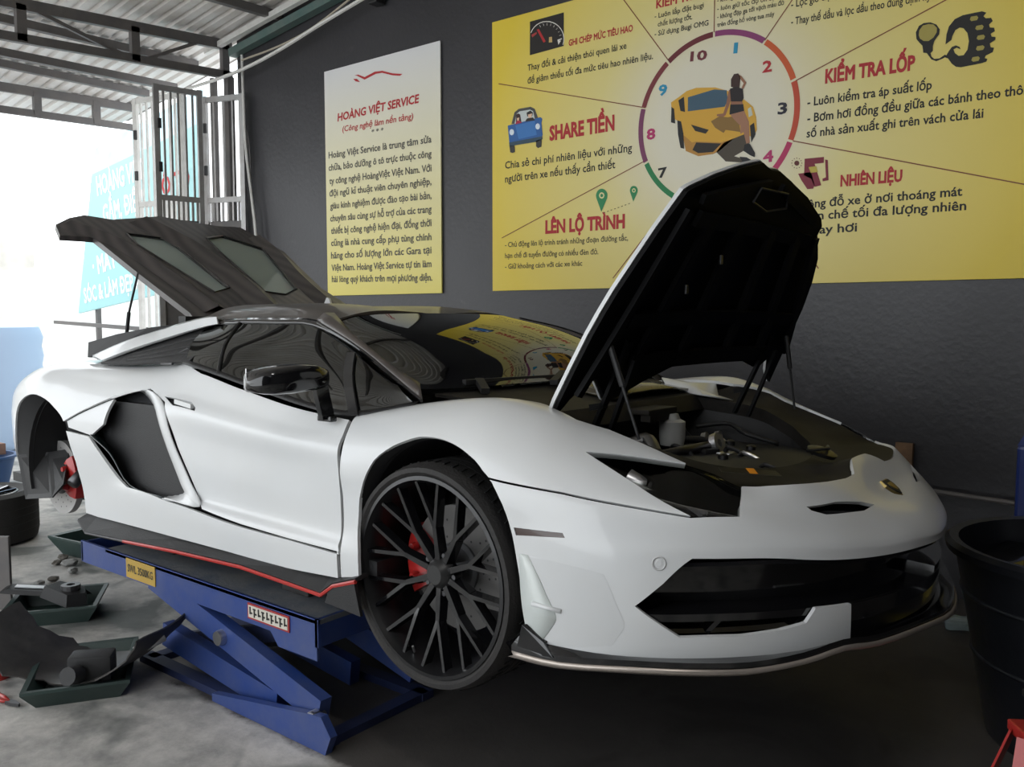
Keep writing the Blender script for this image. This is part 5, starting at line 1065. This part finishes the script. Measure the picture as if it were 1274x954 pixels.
# --- mirrors
for s in (-1, 1):
    secs = [(.955, .03, .02, 0), (.975, .055, .04, .0), (1.02, .07, .052, .004), (1.10, .078, .058, .002), (1.17, .07, .052, -.004), (1.21, .05, .038, -.008), (1.225, .012, .01, -.01)]
    V = []; F = []; n = 16
    for o, rx, rz, dz in secs:
        for k in range(n):
            a = 2*PI*k/n; c, d = math.cos(a), math.sin(a); c = math.copysign(abs(c)**.5, c); d = math.copysign(abs(d)**.45, d)
            V.append((2.205+rx*c-(o-1.08)*.12, s*o, .872+dz+rz*d*.82))
    for i in range(len(secs)-1):
        for k in range(n): F.append((i*n+k, i*n+(k+1) % n, (i+1)*n+(k+1) % n, (i+1)*n+k))
    F.append(tuple(range(n))); F.append(tuple(range((len(secs)-1)*n, len(secs)*n)))
    mr = MB().add(V, F).build('door_mirror', GBLACK, car, 50)
    MB().bar((2.225, s*.975, .84), (2.235, s*.955, .735), .05, .022, up=(1, 0, 0)).box((2.235, s*.955, .735), (.07, .03, .02), bev=.006).build('mirror_arm', GBLACK, mr)
    MB().box((2.115, s*1.09, .868), (.006, .19, .075), bev=.002).build('mirror_glass', METAL, mr)
# --- wheels and brakes
TW = .255
def wheel(cx, cyo, cz, s, steer, R_=.3095, RT=.348):
    M = Matrix.Translation((cx, s*cyo, cz)) @ Matrix.Rotation(steer, 4, 'Z') @ (Matrix.Rotation(PI/2, 4, 'X') if s < 0 else Matrix.Rotation(-PI/2, 4, 'X'))
    # local z points outboard, z=0 at the rim lip
    rim = MB().lathe([(R_-.002, .0), (R_, .006), (R_-.012, .008), (R_-.016, -.004), (R_-.024, -.022), (R_-.028, -.10), (R_-.028, -.23), (R_-.01, -.235), (R_+.004, -.235), (R_+.004, -.0)], 72, M, closed=True).build('front_wheel', mat('satin_wheel_black', (.008, .008, .009), .38, coat=.2), car, 35)
    prof = [(R_-.002, -.002), (R_+.012, .012), (R_+.026, .010), (RT-.006, -.008), (RT, -.03), (RT+.001, -.12), (RT, -.21), (RT-.008, -.235), (R_+.01, -.245), (R_-.002, -.236)]
    MB().lathe(prof, 72, M).build('tire', RUBBER, rim, 40)
    tb = MB()
    for k in range(60):
        a = 2*PI*k/60
        for z0, z1, sk in ((-.03, -.07, .04), (-.16, -.2, -.04)):
            tb.bar(M @ Vector(((RT+.001)*math.cos(a), (RT+.001)*math.sin(a), z0)), M @ Vector(((RT+.001)*math.cos(a+sk), (RT+.001)*math.sin(a+sk), z1)), .006, .004)
    for z in (-.085, -.12, -.15): tb.lathe([(RT+.002, z-.003), (RT+.003, z), (RT+.002, z+.003)], 60, M)
    tag(tb.build('tread_grooves', mat('tread_dark', (.008, .008, .008), .9), rim), kind='stuff')
    N_ = 10
    for k in range(N_):
        a = 2*PI*(k+.5)/N_+.05; rd = Vector((math.cos(a), math.sin(a), 0)); mb = MB(); rr = .145
        hubp = rd*.035+Vector((0, 0, -.045)); split = rd*rr+Vector((0, 0, -.034))
        def sbar(p, q, w0, w1, h0, h1):
            d = (q-p).normalized(); x = d.cross(Vector((0, 0, 1))).normalized()
            V = [p-x*w0-Vector((0, 0, h0)), p+x*w0-Vector((0, 0, h0)), p+x*w0*.55, p-x*w0*.55, q-x*w1-Vector((0, 0, h1)), q+x*w1-Vector((0, 0, h1)), q+x*w1*.55, q-x*w1*.55]
            mb.add([M @ v for v in V], [(3, 2, 1, 0), (4, 5, 6, 7), (0, 1, 5, 4), (1, 2, 6, 5), (2, 3, 7, 6), (3, 0, 4, 7)])
        sbar(hubp, split, .018, .014, .03, .028)
        for sg in (-1, 1):
            a2 = a+sg*PI/N_*.52; tip = Vector((math.cos(a2), math.sin(a2), 0))*(R_-.018)+Vector((0, 0, -.008)); sbar(split, tip, .012, .0095, .028, .03)
        mb.build('spoke', GBLACK, rim)
    MB().lathe([(0, -.026), (.03, -.026), (.036, -.032), (.05, -.05), (.055, -.08), (0, -.08)], 32, M).build('center_cap', mat('cap_black', (.02, .02, .02), .4), rim, 40)
    cb = MB()
    for k in range(5):
        a = 2*PI*k/5; p = Vector((.062*math.cos(a), .062*math.sin(a), -.06)); cb.lathe([(0, .012), (.008, .012), (.009, 0), (.009, -.02)], 8, M @ Matrix.Translation(p))
    cb.build('wheel_bolts', DMETAL, rim)
    MB().tube([M @ Vector(((R_-.03)*math.cos(-1.9), (R_-.03)*math.sin(-1.9), -.03)), M @ Vector(((R_-.055)*math.cos(-1.9), (R_-.055)*math.sin(-1.9), -.015))], .004, 6).build('valve', METAL, rim)
    brake(M @ Matrix.Translation((0, 0, -.15)), .20, 'front_brake_disc', s)
    return rim
def brake(M, r, nm, s, ang=PI, cal_out=.0):
    d = MB().lathe([(.07, .012), (r, .012), (r, -.02), (.07, -.02)], 56, M, closed=True).build(nm, mat('brake_disc_steel', (.16, .155, .15), .45, metal=.7) if nm[0] == 'f' else mat('rear_disc_steel', (.42, .41, .40), .5, metal=.5), car, 35)
    MB().lathe([(0, .03), (.075, .03), (.085, .02), (.085, .0)], 32, M).build('disc_bell', mat('bell_grey', (.12, .12, .125), .5, metal=.5), d, 40)
    h = MB(); 
    for ring, n in ((.105, 12), (.13, 14), (.155, 16)):
        for k in range(n): a = 2*PI*k/n+ring*20; h.lathe([(0, 0), (.0042, 0)], 6, M @ Matrix.Translation((ring*math.cos(a), ring*math.sin(a), .0125)))
    tag(h.build('vent_holes', MBLACK, d), kind='stuff')
    c = MB(); r0, r1 = r-.085, r+.018; w = .55
    prof = [(r0, -.03), (r0, .035), (r0+.02, .045), (r1-.03, .045), (r1, .03), (r1, -.03)]
    c.lathe(prof, 14, M, closed=True, a0=ang-w, a1=ang+w)
    for e in (ang-w, ang+w):
        k = len(c.V); c.V += [M @ Vector((r_*math.cos(e), r_*math.sin(e), z)) for r_, z in prof]; c.F.append(tuple(range(k, k+len(prof))))
    cal = c.build(nm.replace('disc', 'caliper'), mat('red_caliper', (.42, .02, .018), .35, coat=.4), car, 35)
    b_ = MB()
    for e in (-.3, .3): b_.lathe([(0, .07), (.012, .07), (.016, .055), (.016, .05)], 12, M @ Matrix.Translation(((r0+.05)*math.cos(ang+e), (r0+.05)*math.sin(ang+e), 0)))
    b_.build('caliper_piston_cover', mat('red_caliper', 0), cal)
wheel(2.70, .952, .2839, -1, math.radians(-1.76)); wheel(2.70, .952, .2839, 1, math.radians(-1.76))
for s in (-1, 1):
    M = Matrix.Translation((-.073, s*.80, .246)) @ (Matrix.Rotation(PI/2, 4, 'X') if s < 0 else Matrix.Rotation(-PI/2, 4, 'X'))
    brake(M, .19, 'rear_brake_disc', s, ang=.12)
    hb = MB().lathe([(0, .075), (.022, .075), (.028, .07), (.03, .03), (.0, .03)], 20, M).build('rear_hub', DMETAL, car, 40)
    st = MB()
    for k in range(5): a = 2*PI*k/5+.3; st.tube([M @ Vector((.058*math.cos(a), .058*math.sin(a), .03)), M @ Vector((.058*math.cos(a), .058*math.sin(a), .065))], .008, 8)
    st.build('wheel_studs', MBLACK, hb)
    MB().tube([(-.073, s*.78, .246), (-.073, s*.45, .26)], .04, 12).bar((-.07, s*.74, .40), (-.05, s*.60, .62), .05, .05).build('rear_upright', MBLACK, car)
# --- cabin
MB().box((2.15, 0, .66), (.5, 1.35, .16), bev=.05).box((2.3, 0, .74), (.3, 1.2, .08), bev=.03).build('dashboard', MBLACK, car, 30)
for y in (-.36, .36):
    st = MB().box((1.35, y, .36), (.5, .46, .14), bev=.05).box((1.05, y, .62), (.14, .46, .6), Ry(-.35), bev=.05).build('seat', MBLACK, car, 30)
    MB().box((.93, y, .92), (.09, .26, .18), Ry(-.3), bev=.03).build('headrest', MBLACK, st, 30)
sw = MB(); Mw = Matrix.Translation((1.86, .36, .68)) @ Matrix.Rotation(-1.15, 4, 'Y')
sw.tube([Mw @ Vector((.17*math.cos(a), .17*math.sin(a), 0)) for a in [2*PI*k/24 for k in range(25)]], .014, 8); sw.bar(Mw @ Vector((0, -.16, 0)), Mw @ Vector((0, .16, 0)), .04, .02); sw.build('steering_wheel', MBLACK, car, 40)
MB().box((.95, 0, .78), (.05, 1.2, .5)).build('cabin_bulkhead', MBLACK, car)
# ------------------------------------------------------------------ scissor lift under the near side
def lift(x0, y0, label, group=None):
    L = thing('scissor_lift', label, 'lift', (x0, y0, 0), group=group)
    # local: x 0..1.73 along the car, y 0..0.52 away from the camera
    dk = MB().box((.98, .26, .44), (1.50, .52, .02), bev=.004).build('deck_plate', BLUETOP, L)
    f = MB().box((.865, .006, .40), (1.73, .012, .10)).box((.865, .514, .40), (1.73, .012, .10)).box((.01, .26, .40), (.012, .52, .09)).box((1.72, .26, .40), (.014, .52, .10)).box((.12, .26, .355), (.24, .5, .008))
    f.prism([(1.45, .355), (1.72, .355), (1.72, .30), (1.50, .30)], .01, Matrix.Translation((0, .012, 0)) @ Matrix.Rotation(PI/2, 4, 'X')).build('deck_frame', BLUE, L)
    MB().prism([(1.0, .36), (1.55, .36), (1.55, .315), (1.12, .31)], .3, Matrix.Translation((0, .42, 0)) @ Matrix.Rotation(PI/2, 4, 'X')).build('deck_underframe', BLUE, L)
    for y in (.0, .46): MB().bar((.60, y+.03, .385), (1.72, y+.03, .11), .05, .10).build('upper_arm', BLUE, L)
    for y in (.05, .41): MB().bar((.66, y, .145), (1.45, y, .055), .05, .10).build('lower_arm', BLUE, L)
    for y in (.12, .35): MB().bar((.62, y+.03, .07), (1.62, y+.03, .36), .04, .07).build('cross_arm', mat('dark_blue_paint', (.01, .022, .09), .5, dust=(.06, .06, .07), damt=.5), L)
    MB().prism([(.58, .17), (.62, .30), (.95, .30), (1.02, .22), (.80, .20)], .05, Matrix.Translation((0, .34, 0)) @ Matrix.Rotation(PI/2, 4, 'X')).build('arm_bracket', BLUE, L)
    b = MB().box((1.15, .02, .015), (1.25, .06, .03)).box((1.15, .50, .015), (1.25, .06, .03)).box((.58, .26, .015), (.06, .5, .03)).box((1.74, .26, .015), (.06, .5, .03)).build('base_frame', mat('dark_blue_paint', 0), L)
    MB().prism([(1.12, .0), (1.12, .03), (1.70, .12), (1.78, .13), (1.83, .07), (1.80, .0)], .03, Matrix.Translation((0, -.005, 0)) @ Matrix.Rotation(PI/2, 4, 'X')).build('base_foot', BLUE, L)
    for (x, z, y) in ((1.72, .10, -.03), (1.14, .25, -.02)): MB().lathe([(0, 0), (.028, 0), (.03, .008), (.03, .03), (.015, .034), (.015, .06)], 16, Matrix.Translation((x, y, z)) @ Matrix.Rotation(-PI/2, 4, 'X')).build('pivot_pin', METAL, L)
    MB().tube([(.8, .26, .08), (1.25, .26, .2)], .035, 12).tube([(1.25, .26, .2), (1.5, .26, .30)], .018, 10).build('hydraulic_cylinder', MBLACK, L)
    return L
L1 = lift(-4.06, 1.865, 'worn blue scissor lift under the near sill, with a yellow load plate')
yp = MB().box((.545, -.0025, .40), (.24, .004, .085)).build('load_plate', mat('yellow_plate', hexc('B8963C'), .55, dust=(.2, .16, .08), damt=.5), L1)
mb = MB(); put_text(mb, 'SWL 3500KG', (.44, .385), (.65, .385), .035, -.006, .02); mb.build('plate_lettering', INK['dark'], yp)
wl = MB().box((1.45, -.0025, .40), (.25, .004, .06)).build('warning_strip', mat('label_red', hexc('9A2A2A'), .5), L1)
MB().box((1.45, -.005, .40), (.235, .003, .046)).build('strip_field', mat('label_white', hexc('C9C4B8'), .5), wl)
mb = MB()
for k in range(9):
    x = 1.345+k*.026; mb.box((x, -.0075, .40+.004*(-1)**k), (.006, .002, .028)).box((x+.006, -.0075, .395), (.014, .002, .006))
    if k % 2: mb.box((x, -.0075, .412), (.016, .002, .005))
mb.build('pictogram', INK['black'], wl)
L2 = lift(-4.06, 3.35, 'blue scissor lift in the shade under the far sill of the car')
for L, y in ((L1, 2.05), (L2, 3.62)):
    for x in (-3.55, -2.62): tag(MB().box((x, y, .4945), (.16, .12, .085), bev=.01).build('lift_pad', RUBBER), 'black rubber block on the %s lift deck towards the %s wheel' % ('near' if y < 3 else 'far', 'rear' if x < -3 else 'front'), 'pad', 'rubber pads under the car')
# ------------------------------------------------------------------ floor things, left
def tray(cx, cy, rz, w, d, h, label, m=GREEN):
    t = thing('plastic_tray', label, 'tray', (cx, cy, 0), rz)
    o = [(-w/2, -d/2), (w/2, -d/2), (w/2, d/2), (-w/2, d/2)]; s = .80; V = []; F = []
    def ring(k, z): return [(x*k, y*k, z) for x, y in o]
    V = ring(s, .004)+ring(1, h)+ring(1.06, h)+ring(1.06, h-.012)+ring(s+.02, 0)+ring(s-.03, .012)+ring(.955, h-.002)
    F = []
    def band(a, b): return [(a*4+i, a*4+(i+1) % 4, b*4+(i+1) % 4, b*4+i) for i in range(4)]
    F += band(4, 3)+band(3, 2)+band(2, 6)+band(6, 5)+[(20, 21, 22, 23), (19, 18, 17, 16)]
    MB().add(V, F).build('tray_body', m, t)
    for s_ in (-1, 1): MB().bar((s_*w*.18, -d/2*1.0, h-.02), (s_*w*.18, -d/2*.82, .01), .01, .006).build('tray_rib', m, t)
    return t
tray(-3.50, 1.60, math.radians(58), .36, .46, .085, 'dark green plastic tray holding the black wheel-arch liner, nearest the camera')
tray(-4.42, 1.90, math.radians(55), .40, .36, .09, 'green tray with loose dark parts behind the arch liner')
tray(-5.25, 2.62, math.radians(8), .75, .36, .12, 'green tray lying on the floor past the left end of the lift')
# wheel-arch liner resting in the tray
def liner():
    t = thing('arch_liner', 'black plastic wheel-arch liner lying curved side down in the green tray', 'liner', (-3.51, 1.585, .02), math.radians(27))
    R_ = .50; rows = []
    for k in range(22):
        a = -PI/2-.95+1.95*k/21; w = .17+.03*math.sin(k*1.3)*(k % 3 == 0)
        rows.append([Vector((R_*math.cos(a), y+.02*math.sin(a*3), R_+.025+R_*math.sin(a)+(.012 if abs(y) > .1 else 0))) for y in (-w, -w*.75, -.02, .05, w*.75, w)])
    MB().sheet(rows, .006).build('shell', mat('liner_plastic', (.018, .017, .017), .42, dust=(.13, .12, .11), dscale=5, damt=.5), t, 40)
    MB().box((.14, -.10, .11), (.16, .10, .10), Rz(.4), bev=.012).lathe([(0, 0), (.035, 0), (.035, .06), (0, .06)], 16, Matrix.Translation((.13, -.17, .10)) @ Matrix.Rotation(1.3, 4, 'X')).build('bracket', MBLACK, t, 30)
    MB().tube([(.30, -.06, .16), (.38, .02, .2)], .02, 10).build('clip_boss', METAL, t)
    MB().sheet([[(-.46, -.20, .33), (-.30, -.21, .12)], [(-.50, -.26, .30), (-.30, -.29, .10)], [(-.44, -.30, .24), (-.24, -.32, .07)]], .006).build('side_flange', MBLACK, t)
    return t
liner()
for i, (x, y, z, rz, w, h, m, nm, lb) in enumerate([(-4.52, 1.90, .10, .9, .42, .02, MBLACK, 'trim_panel', 'dark trim panel with a pale stripe lying in the middle green tray'), (-4.36, 1.93, .085, .3, .25, .06, MBLACK, 'duct_piece', 'black moulded duct lying beside the trim panel in the tray')]):
    t = thing(nm, lb, 'car part', (x, y, 0), rz)
    MB().prism([(-w/2, -.06), (w*.3, -.08), (w/2, 0), (w*.2, .07), (-w/2, .05)], h, T4(0, 0, z) @ Matrix.Rotation(.12, 4, 'Y'), .85).build('body', m, t)
    if i == 0: MB().prism([(-w*.35, -.02), (w*.3, -.025), (w*.34, .01), (-w*.35, .02)], .004, T4(0, 0, z+h+.002) @ Matrix.Rotation(.12, 4, 'Y')).build('pale_stripe', mat('pale_film', (.55, .57, .6), .3), t)
    else: MB().lathe([(.02, 0), (.045, 0), (.045, .05), (.02, .05)], 16, T4(.02, 0, z+.03), closed=True).build('duct_mouth', DMETAL, t)
def clod(x, y, r, label, seed):
    rnd = random.Random(seed); bm = bmesh.new(); bmesh.ops.create_icosphere(bm, subdivisions=2, radius=r*.62)
    for v in bm.verts: v.co *= rnd.uniform(.72, 1.15); v.co.z *= .6
    zmin = min(v.co.z for v in bm.verts); V = [(v.co.x*1.3, v.co.y, v.co.z-zmin) for v in bm.verts]; F = [[v.index for v in f.verts] for f in bm.faces]; bm.free()
    o = mk('dirt_clod', V, F, mat('dirt_clod_%d' % (seed % 2), (.13, .12, .105) if seed % 2 else (.3, .3, .29), .9, bump=.5, bscale=80)); o.location = (x, y, 0); o.rotation_euler = (0, 0, seed)
    tag(o, label, 'debris'); return o
for k, (x, y, r, lb) in enumerate([(-5.42, 2.38, .05, 'dark dirt clod against the far tray end'), (-5.25, 2.34, .06, 'dark dirt clod in front of the far tray, largest of the heap'), (-5.33, 2.30, .04, 'small dark clod nearest the camera in the heap by the tray'), (-5.08, 2.28, .05, 'pale crumpled lump right of the dirt heap'), (-5.01, 2.14, .045, 'pale lump alone on the floor in front of the dirt heap'), (-5.0, 2.06, .04, 'dark lump between two pale lumps on the floor'), (-4.97, 1.97, .035, 'small pale lump farthest from the heap'), (-4.72, 2.14, .015, 'tiny pale crumb on the bare floor')]): clod(x, y, r, lb, k+3)
# stacked tyre lying flat with its wheel
tt = thing('car_tire', 'wide black tire lying flat with its dark spoked wheel at the left edge', 'tire', (-6.32, 2.24, 0))
MB().lathe([(.235, .02), (.30, 0), (.345, .02), (.355, .07), (.355, .27), (.345, .32), (.30, .34), (.235, .32), (.225, .17)], 48, closed=True).build('tire_body', RUBBER, tt, 40)
rb = MB()
for z in (.09, .14, .19, .24): rb.lathe([(.354, z-.003), (.3565, z), (.354, z+.003)], 48)
rb.build('tread_groove', MBLACK, tt)
rr = MB().lathe([(.235, .325), (.225, .33), (.215, .30), (.21, .05)], 40).build('wheel_rim', DMETAL, tt, 40)
for k in range(10):
    a = 2*PI*k/10; MB().bar((.03*math.cos(a), .03*math.sin(a), .29), (.225*math.cos(a), .225*math.sin(a), .325), .022, .02).build('spoke', GBLACK, rr)
MB().lathe([(0, .31), (.04, .31), (.045, .27)], 16).build('rim_center', GBLACK, rr)
t = thing('toolbox_lid', 'dark grey steel panel standing at the very left edge', 'panel', (-4.70, 1.80, 0), math.radians(38))
MB().box((-.15, 0, .19), (.3, .02, .38), bev=.004).build('panel_face', STEEL, t); MB().box((-.15, .08, .01), (.3, .16, .02)).build('panel_foot', STEEL, t)
t = thing('pliers', 'red-handled pliers lying on the floor at lower left', 'tool', (-3.53, 1.325, 0), math.radians(12))
MB().tube([(-.12, -.02, .012), (-.05, -.012, .012), (0, 0, .012)], [.009, .009, .006], 8).tube([(-.12, .025, .012), (-.05, .014, .012), (0, 0, .012)], [.009, .009, .006], 8).build('handles', RED, t, True)
MB().prism([(-.01, -.012), (.02, -.014), (.06, -.004), (.06, .004), (.02, .014), (-.01, .012)], .012, T4(0, 0, .004)).build('jaws', DMETAL, t)
t = thing('red_can', 'small red can standing at the left edge beside the arch liner', 'can', (-3.84, 1.40, 0))
MB().lathe([(0, 0), (.05, 0), (.05, .13), (.045, .135), (0, .135)], 24).build('can_body', RED, t, 40); MB().lathe([(0, .135), (.02, .135), (.02, .15), (0, .15)], 16).build('can_cap', MBLACK, t, 40)
# ------------------------------------------------------------------ right side things
BIN = mat('black_bin_plastic', (.008, .009, .012), .3, coat=.2, bump=.1, bscale=30)
t = thing('waste_bin', 'large round black plastic bin with a rolled rim at right', 'bin', (-.20, 3.55, 0))
MB().lathe([(0, 0), (.33, 0), (.335, .01), (.455, .66), (.485, .665), (.49, .69), (.475, .705), (.445, .70), (.44, .66), (.325, .02), (0, .02)], 48).build('bin_body', BIN, t, 40)
for z in (.30, .52): MB().lathe([(.335+.12*z/.66, z-.01), (.342+.12*z/.66, z), (.335+.12*z/.66, z+.01)], 48).build('bin_hoop', BIN, t, True)
for a in (2.6, -.55): MB().tube([(.455*math.cos(a-.15), .455*math.sin(a-.15), .63), (.50*math.cos(a), .50*math.sin(a), .60), (.455*math.cos(a+.15), .455*math.sin(a+.15), .63)], .012, 8).build('bin_handle', BIN, t)
rows = []
rnd = random.Random(3)
for i in range(6):
    r = .43*(1-i/5.5); rows.append([Vector((r*math.cos(a), r*math.sin(a), .60+.03*rnd.uniform(-1, 1)+.05*i/5)) for a in [2*PI*k/18 for k in range(19)]])
for r in rows: r[-1] = r[0]
tag(MB().sheet(rows).build('rubbish_bag', mat('black_film', (.006, .006, .008), .18, coat=.3), None, True), 'crumpled black bag filling the round bin', 'bag').location = (-.20, 3.55, 0)
PET = mat('clear_bottle_plastic', (.55, .66, .66), .12, trans=.75, coat=.3)
t = thing('plastic_bottle', 'clear plastic bottle with a teal label standing by the dark bin', 'bottle', (-.93, 4.62, 0))
MB().lathe([(0, 0), (.045, 0), (.05, .012), (.048, .04), (.05, .06), (.05, .17), (.045, .20), (.02, .235), (.016, .26)], 24).build('bottle_body', PET, t, True)
MB().lathe([(.051, .07), (.0515, .16)], 24).build('bottle_label', mat('teal_label', hexc('4C8F93'), .5), t, True); MB().lathe([(0, .28), (.018, .28), (.018, .255)], 16).build('bottle_cap', mat('white_cap', (.6, .6, .6), .4), t, 40)
t = thing('plastic_bottle', 'clear crushed bottle lying on the floor beside the standing bottle', 'bottle', (-.86, 4.45, .04), math.radians(20))
MB().lathe([(0, 0), (.038, 0), (.04, .02), (.033, .08), (.04, .14), (.02, .19), (.014, .21)], 20, Matrix.Rotation(PI/2, 4, 'Y')).build('bottle_body', PET, t, True); MB().lathe([(0, .225), (.016, .225), (.016, .205)], 12, Matrix.Rotation(PI/2, 4, 'Y')).build('bottle_cap', mat('white_cap', 0), t)
t = thing('machine_cabinet', 'blue steel machine cabinet at the right edge against the wall', 'cabinet', (-.30, 4.65, 0))
CB = mat('cabinet_blue', (.012, .03, .17), .4, coat=.2)
MB().box((0, 0, .46), (.58, .46, .92), bev=.015).build('cabinet_body', CB, t); MB().prism([(-.29, 0), (.29, 0), (.25, .08), (-.25, .08)], .44, Matrix.Translation((0, .22, .92)) @ Matrix.Rotation(PI/2, 4, 'X')).build('cabinet_top', CB, t)
MB().box((-.292, 0, .84), (.004, .2, .1)).build('control_plate', mat('control_grey', (.4, .4, .42), .4), t); MB().box((0, -.233, .45), (.46, .006, .6), bev=.002).build('cabinet_door', CB, t)
t = thing('wooden_plank', 'short brown plank leaning on the dark wall behind the nose', 'plank', (-1.19, 4.90, 0), rot=(math.radians(-4), 0, 0))
MB().box((0, 0, .41), (.09, .035, .82), bev=.003).build('board', mat('plank_wood', (.16, .09, .045), .7, var=.3, vscale=20), t)
# red jack stand at lower right corner
t = thing('jack_stand', 'red steel jack stand cut off by the lower right corner', 'stand', (-.27, 2.68, 0), math.radians(35))
jb = MB()
for sx in (-1, 1):
    for sy in (-1, 1): MB().bar((sx*.045, sy*.045, .36), (sx*.13, sy*.13, 0), .075, .006).build('leg', RED, t)
MB().box((0, 0, .36), (.12, .12, .03), bev=.006).box((0, 0, .345), (.10, .10, .02)).build('collar', RED, t)
MB().bar((0, 0, .34), (0, 0, .46), .03, .03).build('ratchet_post', DMETAL, t); MB().box((0, 0, .47), (.09, .04, .02), bev=.004).build('saddle', DMETAL, t)
MB().lathe([(0, 0), (.008, 0), (.008, .006), (0, .006)], 8, Matrix.Translation((-.06, -.07, .33)) @ Matrix.Rotation(PI/2, 4, 'X')).lathe([(0, 0), (.008, 0), (.008, .006), (0, .006)], 8, Matrix.Translation((-.065, -.075, .29)) @ Matrix.Rotation(PI/2, 4, 'X')).build('rivet', METAL, t)
# ------------------------------------------------------------------ outside things at the left
t = thing('water_tank', 'pale blue ribbed water tank standing outside in the glare', 'tank', (-11.2, 3.82, 0))
TB = mat('glare_pale_blue_tank', hexc('A9C0DC'), .5)  # overexposed glare outside is put into this pale blue
MB().lathe([(0, 0), (.85, 0), (.87, .03)]+[(.87+.02*(k % 2), .05+.11*k) for k in range(12)]+[(.85, 1.38), (.6, 1.46), (0, 1.5)], 40).build('tank_body', TB, t, 50); MB().lathe([(.25, 1.48), (.25, 1.54), (0, 1.55)], 24).build('tank_lid', TB, t, 40)
t = thing('blue_tub', 'blue plastic tub on the ground at the left edge outside', 'tub', (-8.35, 2.98, 0))
MB().lathe([(0, 0), (.22, 0), (.28, .25), (.31, .26), (.31, .28), (.27, .28), (.21, .02), (0, .02)], 32).build('tub_body', mat('tub_blue', hexc('3A5F94'), .5), t, 40)
tag(MB().box((0, 0, .05), (.4, .3, .1), bev=.01).build('brick_stack', mat('pale_brick', hexc('A08070'), .8, var=.2), None), 'pale reddish block resting on the blue tub', 'block').location = (-8.35, 2.98, .29)
t = thing('yard_tree', 'pale leafy tree washed out by glare beyond the yard wall', 'tree', (-19.5, 5.3, 0))
MB().tube(cr_line([(0, 0, 0), (.1, 0, 1.4), (-.1, .1, 2.6), (0, 0, 3.6)], 4), .12, 8).build('trunk', mat('bark', (.2, .17, .14), .9), t, True)
rnd = random.Random(5); mb = MB()
for k in range(1600):
    a = rnd.uniform(0, 2*PI); r = 1.6*rnd.random()**.5; z = 1.2+rnd.random()*3.6; c = Vector((r*math.cos(a), r*math.sin(a), z)); u = Vector((rnd.gauss(0, 1), rnd.gauss(0, 1), rnd.gauss(0, 1))).normalized(); v = u.orthogonal().normalized()
    mb.add([c-u*.09, c+v*.04, c+u*.09, c-v*.04], [(0, 1, 2, 3)])
tag(mb.build('foliage', mat('tree_leaf', (.16, .2, .10), .6), t), kind='stuff')
